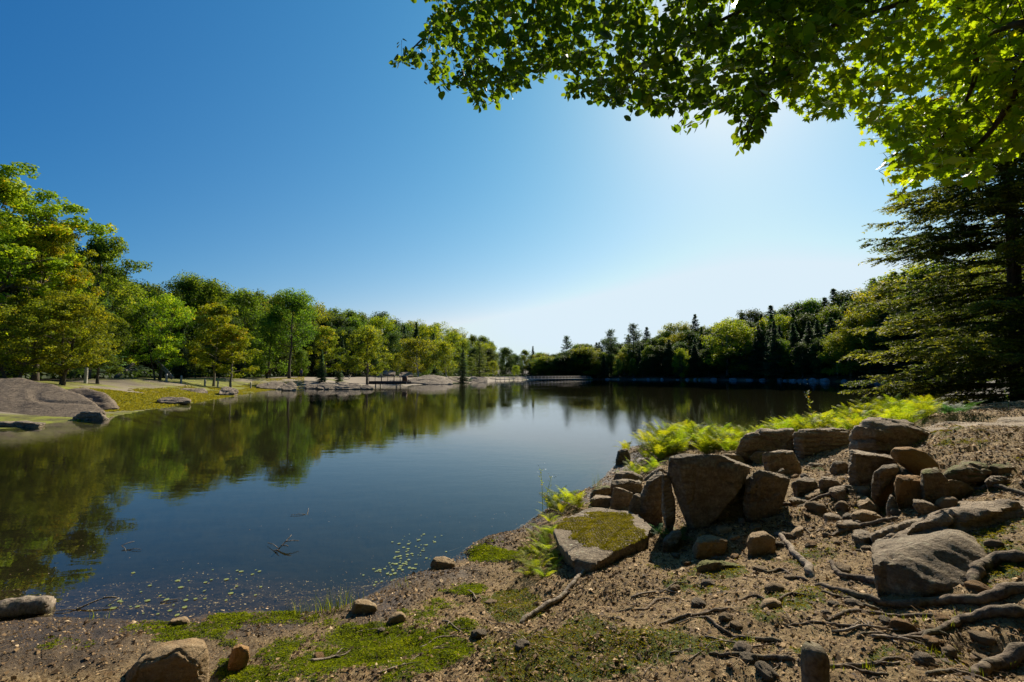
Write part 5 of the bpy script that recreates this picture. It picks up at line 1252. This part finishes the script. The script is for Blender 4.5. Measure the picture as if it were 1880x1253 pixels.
round_poly = [(1330, -260), (700, -260), (660, -60), (800, 5), (788, 30), (805, 75), (770, 80), (722, 112), (728, 126), (775, 105), (806, 82), (792, 140), (806, 162), (845, 150), (862, 185), (890, 188), (888, 160), (905, 165), (925, 190), (935, 160), (975, 155), (1000, 138), (1020, 130),
              (1040, 150), (1030, 172), (1062, 160), (1080, 182), (1120, 178), (1150, 208), (1185, 195), (1230, 215), (1262, 232), (1275, 200), (1300, 175), (1325, 205), (1380, 212), (1385, 228), (1408, 222), (1425, 190), (1470, 120), (1560, 60), (1640, -260)]
t1, n1 = overhang('basswood_tree', 'overhanging tree with dark round leaves, reaching in across the top of the photo', 'round', M_round, round_poly, (8.6, 4.2), .24,
                  lambda a_, b_: np.interp(a_, [700, 1100, 1500], [6.6, 6.0, 5.4]) * np.interp(b_, [-420, 0, 230], [1.25, 1.05, .98]), 2600, .105, 301,
                  [(5.2, .06, [(1900, -260, 4.8), (1500, -160, 5.4), (1150, -60, 6.0), (900, -20, 6.5), (790, 60, 6.7), (730, 118, 6.8)]), (5.0, .05, [(1850, -120, 4.6), (1560, -60, 5.2), (1340, 30, 5.6), (1180, 120, 6.0), (1130, 190, 6.0)]),
                   (4.8, .035, [(1820, -60, 4.6), (1600, 0, 5.0), (1440, 90, 5.3), (1395, 190, 5.4), (1364, 275, 5.4)]), (5.6, .04, [(1700, -380, 5.6), (1300, -300, 6.6), (1000, -160, 7.0), (890, 60, 6.9), (885, 170, 6.8)])],
                  tips=[(728, 122), (722, 118), (740, 112), (880, 190), (916, 192), (1260, 230), (1392, 222), (1378, 232), (1372, 250), (1366, 262), (1362, 276), (1366, 270), (1370, 256), (1380, 244), (1384, 238), (1402, 226), (1412, 216), (1408, 220), (884, 176), (878, 184), (914, 184), (920, 178), (800, 130), (804, 150), (1248, 222), (1270, 222), (796, 140), (868, 186), (1035, 172)])
maple_poly = [(1380, -200), (1400, 60), (1440, 150), (1422, 192), (1452, 200), (1476, 186), (1484, 218), (1500, 222), (1530, 212), (1570, 218), (1600, 240), (1618, 252), (1620, 282), (1640, 285), (1636, 312), (1644, 338), (1668, 336), (1700, 324), (1728, 338), (1755, 332), (1790, 335), (1830, 300), (1860, 285), (1900, 290), (2250, 330), (2400, -200)]
t2, n2 = overhang('maple_tree', 'overhanging maple with sunlit yellow-green star-shaped leaves at the top right corner', 'maple', M_maple, maple_poly, (5.6, 2.6), .22,
                  lambda a_, b_: np.interp(a_, [1400, 1880, 2400], [5.6, 4.6, 4.0]) * np.interp(b_, [-420, 0, 340], [1.25, 1.05, .95]), 2000, .105, 302,
                  [(4.6, .05, [(2080, 60, 3.4), (1900, 40, 3.8), (1802, 74, 4.2), (1788, 150, 4.4), (1752, 225, 4.6), (1700, 290, 4.6)]), (4.0, .05, [(2080, 180, 3.3), (1900, 110, 3.7), (1848, 200, 4.1), (1800, 262, 4.3), (1745, 300, 4.4), (1670, 318, 4.5)]),
                   (4.9, .045, [(2000, -60, 3.7), (1750, -20, 4.3), (1560, 38, 4.8), (1488, 68, 5.1), (1440, 130, 5.2)]), (5.2, .04, [(1900, -220, 4.2), (1600, -160, 5.2), (1450, -60, 5.8)])])
print('leaves', n1, n2)

# ------------------------------------------------------------------ big near conifer on the right
def near_conifer(label, base, Hh, seed, Rw, nwh, mat, lo=.06, dens=1.0, tone0=.2):
    rs = RS(seed); g = Geo(); z0 = tz(*base); t = empty('spruce_tree', (base[0], base[1], z0)); tag(t, label, 'tree')
    P = np.array([[.02 * Hh * math.sin(u * 2.2), .01 * math.sin(u * 5), u * Hh - .4] for u in np.linspace(0, 1, 14)])
    g.tube(P, np.linspace(.20, .015, 14), 12)
    Cs, Ns, Us, Ss, Ts = [], [], [], [], []
    for w in range(nwh):
        u = lo + (1 - lo) * (w + rs.uniform(-.3, .3)) / nwh; env = (1 - (u - lo) / (1 - lo)) ** .95 * min(1, .75 + (u - lo) * 3) + .03
        for b in range(rs.randint(6, 10)):
            az = rs.uniform(0, 6.28); L = Rw * env * rs.uniform(.7, 1.12) + .2; el = np.interp(u, [0, .5, 1], [-.10, .12, .7]) + rs.uniform(-.1, .1)
            h = np.array([math.cos(az), math.sin(az), 0]); side = np.array([-h[1], h[0], 0]); st = np.array([np.interp(u * Hh, P[:, 2], P[:, 0]), 0, u * Hh])
            ts = np.linspace(0, 1, 9); zc = math.sin(el) * ts - .13 * ts ** 2 + .10 * ts ** 4
            BP = st + L * (h * (ts * math.cos(el))[:, None] + np.stack([0 * zc, 0 * zc, zc], 1)) + side * (rs.normal() * .06 * L * ts ** 2)[:, None]
            g.tube(BP, np.linspace(.028 * (1.1 - u), .004, 9), 5, cap=False)
            ct = rs.uniform(.1, .6)
            nb = int(L * 14 * dens) + 4
            for k in range(nb):
                v = rs.uniform(.12, 1) ** .8; q = np.array([np.interp(v, ts, BP[:, d]) for d in range(3)]); s_ = rs.choice([-1, 1]); bl = (L * .30 * (1 - v * .75) + .14) * rs.uniform(.6, 1.1)
                dr = h * rs.uniform(.5, .9) + side * s_ * rs.uniform(.5, 1.0) + np.array([0, 0, rs.normal() * .14 - .12]); dr /= np.linalg.norm(dr); e = q + dr * bl
                g.tube(np.array([q, e]), [.004, .0015], 3, cap=False)
                m = max(4, int(bl / .026)); uu = np.linspace(.05, 1, m); pp = q + dr * (bl * uu)[:, None] - np.array([0, 0, 1]) * (uu ** 2 * bl * .12)[:, None]
                ss = rs.choice([-1, 1], m); lat = np.cross(dr, [0, 0, 1]); lat /= np.linalg.norm(lat)
                td = dr * .8 + lat * ss[:, None] * .75 + rs.normal(size=(m, 3)) * .12; sz = rs.uniform(.08, .15, m) * (1.15 - uu * .4)
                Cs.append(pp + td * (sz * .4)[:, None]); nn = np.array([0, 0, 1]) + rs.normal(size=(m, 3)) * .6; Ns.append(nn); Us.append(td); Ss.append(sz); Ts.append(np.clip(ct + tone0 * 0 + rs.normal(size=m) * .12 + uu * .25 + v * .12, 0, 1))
    N = np.concatenate(Ns); U = np.concatenate(Us)
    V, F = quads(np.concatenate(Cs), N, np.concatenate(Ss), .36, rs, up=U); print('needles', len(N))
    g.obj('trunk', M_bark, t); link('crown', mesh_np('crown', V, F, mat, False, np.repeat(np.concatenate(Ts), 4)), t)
    return t
cb1 = at_y(1866, 689, 12.6)
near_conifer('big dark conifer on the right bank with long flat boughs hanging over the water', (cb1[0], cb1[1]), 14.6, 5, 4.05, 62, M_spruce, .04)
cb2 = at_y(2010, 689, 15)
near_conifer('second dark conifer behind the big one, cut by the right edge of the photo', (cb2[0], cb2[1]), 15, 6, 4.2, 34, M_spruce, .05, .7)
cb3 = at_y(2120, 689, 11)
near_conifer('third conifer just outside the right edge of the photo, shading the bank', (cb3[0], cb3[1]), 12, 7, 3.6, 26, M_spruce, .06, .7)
# ------------------------------------------------------------------ the far shore: outcrops, dock, boardwalk, posts, people
front_rock([(-110, 768), (-90, 706), (-20, 694), (40, 695), (100, 706), (150, 724), (182, 744), (198, 762), (188, 771), (130, 777), (60, 776), (-60, 782)], 4.0, M_outc, 'huge rounded granite outcrop sloping into the water at the left edge', 401, amp=.065, vox=.10, base=21.0, back=.8, strata=.3, name='granite_outcrop', tilt=(.5, .1), lean=2.4)
front_rock([(110, 716), (150, 710), (190, 724), (212, 742), (222, 752), (190, 756), (130, 744)], 2.4, M_outc, 'low cracked granite shelf right of the huge outcrop', 402, amp=.09, vox=.09, base=25.5, strata=.6, name='granite_shelf', lean=1.2)
front_rock([(130, 772), (150, 756), (178, 754), (200, 770), (186, 776)], .8, M_shore, 'jumble of broken granite at the foot of the huge outcrop', 403, amp=.05, base=20.5, vox=.04, name='granite_block')
front_rock([(-40, 790), (-20, 776), (50, 772), (92, 776), (80, 786), (0, 792)], 1.2, M_shore, 'thin pale slab at the water below the huge outcrop', 404, amp=.04, base=17.8, vox=.06, name='granite_shelf')
for k, (px, py, w_, h_, lb) in enumerate([(352, 722, 60, 10, 'bare rock hump under the slim maples'), (420, 722, 34, 12, 'rounded rock behind the leaning golden maple'), (320, 736, 60, 6, 'flat rock shelf at the edge of the grassy point'), (260, 716, 30, 5, 'low pale rock in the grass of the point'),
    (500, 712, 60, 10, 'long dark retaining boulder along the beach'), (530, 714, 28, 12, 'round grey boulder at the end of the beach wall'), (575, 711, 30, 6, 'dark cluster rock on the beach edge'), (640, 712, 50, 11, 'gently sloping granite slab left of the dock'), (600, 712, 40, 9, 'brown granite hump below the narrow golden maple'),
    (674, 712, 22, 5, 'tongue of pale rock running into the water by the dock'), (790, 704, 84, 14, 'large pale rock dome right of the dock'), (838, 702, 46, 11, 'second rock dome sloping to the layered larch'), (878, 701, 34, 10, 'low rock tail at the foot of the layered larch'), (745, 690, 26, 8, 'tan rock ledge behind the dock'), (715, 686, 24, 6, 'grey ledge in the shade behind the dock'), (905, 698, 18, 4, 'flat pale rock where the boardwalk starts')]):
    Yb = (2 - .25) * FPX / max(6, (py - 689)) if py > 696 else inland(px, 12)
    Yb = min(Yb, inland(px, 1.5) + 14) if px < 900 else Yb
    u = np.linspace(math.pi, 0, 9)
    ol = [(px + math.cos(t) * w_ / 2 * 1.05, py - math.sin(t) ** .7 * h_ * (1 + .15 * math.sin(3 * t + k))) for t in u] + [(px + w_ * .4, py + 2), (px - w_ * .4, py + 2)]
    front_rock(ol, max(1.5, w_ * Yb / FPX * .6), M_shore, lb, 410 + k, amp=.10 * h_ / 12, base=Yb, vox=max(.07, w_ * Yb / FPX / 45), strata=.9, name='shore_rock', tilt=(.1, .05), lean=3.0)
# pale boulders along the shaded right shore
wr = RS(31)
for k, px in enumerate([1244, 1262, 1276, 1284, 1432, 1442, 1455, 1468, 1478, 1492, 1500, 1514, 1585, 1598, 1612, 1624, 1660, 1690, 1550, 1400, 1375, 1345, 1310, 1215, 1190, 1165, 1135, 1115]):
    Yb = inland(px, .2); p = at_y(px, 689, Yb); h_ = wr.uniform(4, 8) * (1.5 if px in (1514, 1660) else 1) * (.6 if px < 1300 else 1); w_ = h_ * wr.uniform(1.5, 2.4)
    o = link('shore_boulder', cobme[k % 5].copy(), None, (p[0], p[1], .1)); s = w_ * Yb / FPX / 2; o.scale = (s, s, h_ * Yb / FPX / 1.1); o.rotation_euler = (0, 0, wr.uniform(0, 6)); o.data.materials.clear(); o.data.materials.append(M_white)
    tag(o, 'largest pale boulder on the shaded right shore, mirrored in the water' if px == 1514 else 'pale boulder at the water edge below the shaded right-hand wood', 'rock', None if px == 1514 else 'pale boulders on the right shore')

# wooden dock with a dark railing
def dock():
    L = at_y(678, 700, 80); Rr = at_y(747, 700, 80); zt = at_y(700, 700.5, 80)[2]; dk = empty('dock', (0, 0, 0)); tag(dk, 'dark wooden dock with a thin railing standing over the water', 'dock')
    g = Geo(); n = 34; w_ = (Rr[0] - L[0]) / n
    for i in range(n): g.box((L[0] + w_ * (i + .5), 81.5, zt), (w_ * .92, 3.6, .06), tone=.5)
    g.obj('deck', M_deck, dk, False)
    g = Geo(); g.box(((L[0] + Rr[0]) / 2, 79.66, zt - .26), (Rr[0] - L[0], .10, .46)); g.box(((L[0] + Rr[0]) / 2, 83.34, zt - .15), (Rr[0] - L[0], .10, .24)); g.obj('beam', M_deck, dk, False)  # front beam deepened; its dark face stands in for shade under the deck
    for u in (.17, .72):
        for y in (80, 83): g = Geo(); x = L[0] + (Rr[0] - L[0]) * u; g.box((x, y, (zt - .27 - 1.2) / 2), (.16, .16, zt - .27 + 1.2)); g.obj('pile', M_post if u < .5 else M_plank, dk, False)
    for u in (.0, .165, .333, .5, .667, .83, 1.0):
        g = Geo(); x = L[0] + (Rr[0] - L[0]) * u; big = u in (.333, .667); g.box((x, 79.75, zt + .03 + (.62 if big else .45)), (.14 if big else .07, .1, 1.24 if big else .9)); g.obj('railing_post', M_rail, dk, False)
    g = Geo(); g.box(((L[0] + Rr[0]) / 2, 79.75, zt + .95), (Rr[0] - L[0], .12, .06)); g.obj('handrail', M_plank, dk, False)
    g = Geo(); g.box((Rr[0] - .35, 79.9, zt + .48), (.8, .5, .85)); tag(g.obj('storage_box', M_sign, None, False), 'brown box standing at the right end of the dock', 'box')
dock()
def boardwalk():
    b = empty('boardwalk', (0, 0, 0)); tag(b, 'long low boardwalk with a pale rail across the far end of the lake', 'boardwalk')
    A = at_y(912, 689, inland(912, .5) - 6); B = at_y(1086, 689, inland(1086, .5) - 3); A = np.array([A[0], A[1]]); B = np.array([B[0], B[1]]); L = np.linalg.norm(B - A); d = (B - A) / L; ang = math.atan2(d[1], d[0])
    zc = .55; g = Geo(); c = (A + B) / 2; g.box((c[0], c[1], zc), (L, 1.4, .16), rz=ang); g.obj('deck', M_plank, b, False)
    g = Geo(); g.box((c[0] - d[1] * .6, c[1] + d[0] * .6, zc + .95), (L, .08, .16), rz=ang); g.box((c[0] - d[1] * .6, c[1] + d[0] * .6, zc + .5), (L, .06, .10), rz=ang); g.obj('handrail', M_plank, b, False)
    n = int(L / 2.6)
    for i in range(n + 1):
        q = A + d * L * i / n
        g = Geo(); g.box((q[0] - d[1] * .6, q[1] + d[0] * .6, (zc + .95 - 1.3) / 2), (.12, .12, zc + .95 + 1.3), rz=ang); g.obj('post', M_plank, b, False)
boardwalk()
def post(px, py, h, r, label, group=None, Y=None, mat=None):
    Yb = Y or inland(px, 6); p = at_y(px, 689, Yb); z = tz(p[0], p[1]); g = Geo(); m = 6; P = np.stack([np.full(m, p[0]), np.full(m, p[1]), np.linspace(z - .3, z + h, m)], 1)
    g.tube(P, np.array([r, r, r, r, r, r * .8]), 8); return tag(g.obj('fence_post', mat or M_post), label, 'post', group)
post(158, 690, 1.35, .12, 'pale square-topped post beside the thin twin trunks', Y=38)
for k, px in enumerate([306, 333, 377, 401, 423, 461, 493]): post(px, 700, .85, .11, 'short wooden bollard along the sandy path behind the grassy point', 'bollards along the path', Y=50 + k * 2.5)
def prop(px0, py0, px1, py1, Y, r, label):
    a_, b_ = at_y(px0, py0, Y), at_y(px1, py1, Y + 2); g = Geo(); g.tube(spline([a_, (a_ + b_) / 2 + [0, 0, .05], b_], 8), np.linspace(r, r * .7, 8), 8); tag(g.obj('log', M_barkl), label, 'log')
prop(318, 694, 288, 662, 50, .12, 'pale pole leaning against the several-stemmed maple, upper one'); prop(315, 696, 284, 664, 50.5, .10, 'pale pole leaning against the several-stemmed maple, lower one')
prop(212, 694, 246, 668, 50, .22, 'thick dark trunk leaning right of the sandy hollow'); prop(228, 681, 252, 680, 48, .10, 'pale log lying on the sand behind the point')
# sign
def sign():
    Yb = 84; p = at_y(492, 689, Yb); z = tz(p[0], p[1]); s = empty('notice_board', (p[0], p[1], z)); tag(s, 'small brown notice board on two posts under the trees', 'sign')
    for dx in (-.35, .35): g = Geo(); g.box((dx, 0, .55), (.09, .09, 1.3)); g.obj('post', M_deck, s, False)
    g = Geo(); g.box((0, -.06, 1.25), (1.0, .05, .75)); g.obj('panel', M_sign, s, False)
sign()
def bench():
    Yb = inland(636, 8); p = at_y(636, 689, Yb); z = tz(p[0], p[1]); b = empty('picnic_table', (p[0], p[1], z)); tag(b, 'pale picnic table under the trees behind the beach', 'table')
    g = Geo(); g.box((0, 0, .75), (1.8, .75, .05)); g.obj('tabletop', M_post, b, False)
    for s_ in (-1, 1): g = Geo(); g.box((0, s_ * .7, .45), (1.8, .26, .05)); g.obj('seat', M_post, b, False)
    for s_ in (-.7, .7): g = Geo(); g.box((s_, 0, .36), (.08, 1.5, .08)); g.box((s_, -.3, .37), (.08, .08, .8), rx=.5); g.box((s_, .3, .37), (.08, .08, .8), rx=-.5); g.obj('leg', M_post, b, False)
bench()
def person(px, Y, rz, sit, shirt, trousers, label):
    p = at_y(px, 689, Y); z = tz(p[0], p[1]); z += .32 if sit else 0; P = empty('person', (p[0], p[1], z)); P.rotation_euler = (0, 0, rz); tag(P, label, 'person')
    hip = .12 if sit else .92; J = {'hip': (0, 0, hip), 'waist': (0, .01, hip + .18), 'chest': (0, .02, hip + .40), 'neck': (0, .0, hip + .57), 'head': (0, -.02, hip + .70), 'top': (0, -.01, hip + .82)}
    E = [('hip', 'waist'), ('waist', 'chest'), ('chest', 'neck'), ('neck', 'head'), ('head', 'top')]; Rr = {'hip': .15, 'waist': .13, 'chest': .15, 'neck': .055, 'head': .10, 'top': .07}
    for s_, n_ in ((-1, 'l'), (1, 'r')):
        J['sh' + n_] = (s_ * .19, .01, hip + .50); J['el' + n_] = (s_ * .25, -.03, hip + .24); J['ha' + n_] = (s_ * .20, -.20 if sit else -.06, hip + (.16 if sit else -.02)); J['fi' + n_] = (s_ * .19, -.27 if sit else -.07, hip + (.14 if sit else -.12))
        J['hp' + n_] = (s_ * .10, 0, hip - .04); J['kn' + n_] = (s_ * .13, -.42 if sit else -.02, hip + (.06 if sit else -.44)); J['an' + n_] = (s_ * .13, -.48 if sit else .02, hip - (.36 if sit else .85)); J['ft' + n_] = (s_ * .14, -.64 if sit else -.15, hip - (.40 if sit else .90))
        E += [('chest', 'sh' + n_), ('sh' + n_, 'el' + n_), ('el' + n_, 'ha' + n_), ('ha' + n_, 'fi' + n_), ('hip', 'hp' + n_), ('hp' + n_, 'kn' + n_), ('kn' + n_, 'an' + n_), ('an' + n_, 'ft' + n_)]
        Rr.update({'sh' + n_: .065, 'el' + n_: .045, 'ha' + n_: .032, 'fi' + n_: .022, 'hp' + n_: .095, 'kn' + n_: .062, 'an' + n_: .042, 'ft' + n_: .035})
    ks = list(J); me = bpy.data.meshes.new('body'); me.from_pydata([J[k] for k in ks], [(ks.index(a_), ks.index(b_)) for a_, b_ in E], []); ob = link('body', me); ob.modifiers.new('s', 'SKIN'); ob.modifiers.new('u', 'SUBSURF').levels = 1
    for v, k in zip(me.skin_vertices[0].data, ks): v.radius = (Rr[k], Rr[k]); v.use_root = (k == 'hip')
    dg = DG(); dg.update(); m2 = bpy.data.meshes.new_from_object(ob.evaluated_get(dg)); ob.modifiers.clear(); ob.data = m2; ob.parent = P
    m2.materials.clear(); [m2.materials.append(x_) for x_ in (M_skin, shirt, trousers, M_darkc)]
    for f in m2.polygons:
        c = f.center; f.material_index = 1 if hip < c.z < hip + .55 and abs(c.x) < .24 and c.y > -.12 else 2 if c.z <= hip + .12 and c.z > hip - .8 and abs(c.x) < .19 and (c.y > -.56) else 3 if c.z > hip + .76 else 0
        f.use_smooth = True
person(553, 88, .3, False, M_blue, M_darkc, 'person in a dark blue top standing under the trees behind the beach')
person(801, inland(801, 7), .2, True, M_pinkc, M_darkc, 'person in a pinkish top sitting on the rocky point, left one of two')
person(805.5, inland(805, 7), -.2, True, M_pinkc, M_blue, 'person sitting on the rocky point, right one of two')
# ------------------------------------------------------------------ light, sky, camera
a, b, c = ray(1350, 6)
sd_ = Vector((a, b, c)).normalized()
SUN_EL = math.asin(sd_.z); SUN_AZ = math.atan2(sd_.x, sd_.y)
w = bpy.data.worlds.new('World'); scene.world = w; w.use_nodes = True
nt = w.node_tree; nt.nodes.clear()
wo = nt.nodes.new('ShaderNodeOutputWorld'); bg = nt.nodes.new('ShaderNodeBackground'); sk = nt.nodes.new('ShaderNodeTexSky')
sk.sky_type = 'NISHITA'; sk.sun_disc = False; sk.sun_elevation = SUN_EL; sk.sun_rotation = SUN_AZ
sk.altitude = 0; sk.air_density = 1.0; sk.dust_density = .3; sk.ozone_density = 1.0
bg.inputs['Strength'].default_value = .067
# each channel of the sky gets its own gain and gamma and brightens towards the sun, as in hazy air
sp = nt.nodes.new('ShaderNodeSeparateColor'); cb = nt.nodes.new('ShaderNodeCombineColor'); nt.links.new(sk.outputs[0], sp.inputs[0])
def wm(op, a, b):
    n_ = nt.nodes.new('ShaderNodeMath'); n_.operation = op
    for s_, v_ in zip(n_.inputs, (a, b)):
        if isinstance(v_, bpy.types.NodeSocket): nt.links.new(v_, s_)
        else: s_.default_value = v_
    return n_.outputs[0]
tc = nt.nodes.new('ShaderNodeTexCoord'); vm = nt.nodes.new('ShaderNodeVectorMath'); vm.operation = 'DOT_PRODUCT'
nt.links.new(tc.outputs['Generated'], vm.inputs[0]); vm.inputs[1].default_value = sd_
dt = wm('MAXIMUM', vm.outputs['Value'], 0.0); d2 = wm('MULTIPLY', dt, dt)
for ch, (gm, k1, k2, k0, mx_) in enumerate([(1.92, 4.87, -2.85, -1.50, .66), (1.08, 1.19, -.24, -.76, .79), (.75, .34, .03, -.36, .88)]):
    ex = wm('ADD', wm('ADD', wm('MULTIPLY', dt, k1), wm('MULTIPLY', d2, k2)), k0)
    v = wm('MULTIPLY', wm('POWER', wm('MULTIPLY', sp.outputs[ch], .1), gm), wm('EXPONENT', ex, 0.0))
    nt.links.new(wm('MULTIPLY', wm('MINIMUM', v, mx_), 10.0), cb.inputs[ch])
# the sun's own disc, seen through the gap in the leaves
disc = wm('MULTIPLY', wm('GREATER_THAN', vm.outputs['Value'], math.cos(R(.32))), 600.0)
ad = nt.nodes.new('ShaderNodeMix'); ad.data_type = 'RGBA'; ad.blend_type = 'ADD'; ad.inputs[0].default_value = 1.0
nt.links.new(cb.outputs[0], ad.inputs[6]); nt.links.new(disc, ad.inputs[7]); nt.links.new(ad.outputs[2], bg.inputs['Color']); nt.links.new(bg.outputs[0], wo.inputs['Surface'])
sl = bpy.data.lights.new('sun', 'SUN'); sl.energy = 5.0; sl.angle = R(.53); sl.color = (1, .90, .75)
so = link('sun', sl); so.rotation_euler = (-sd_).to_track_quat('-Z', 'Y').to_euler()
cam = bpy.data.cameras.new('camera'); cam.sensor_width = 36; cam.lens = 36 * FPX / 1880; cam.clip_start = .05; cam.clip_end = 8000
co = link('camera', cam, None, (0, 0, CAMH)); co.rotation_euler = (math.pi / 2 + PITCH, 0, 0)
scene.camera = co
scene.view_settings.view_transform = 'Standard'; scene.view_settings.look = 'None'
scene.view_settings.exposure = .7; scene.view_settings.gamma = 1
scene.render.engine = 'CYCLES'
cy = scene.cycles
cy.max_bounces = 8; cy.diffuse_bounces = 3; cy.glossy_bounces = 3; cy.transmission_bounces = 4; cy.transparent_max_bounces = 8; cy.volume_bounces = 0
cy.caustics_reflective = False; cy.caustics_refractive = False; cy.sample_clamp_indirect = 6
scene.render.resolution_x = 1024; scene.render.resolution_y = 682
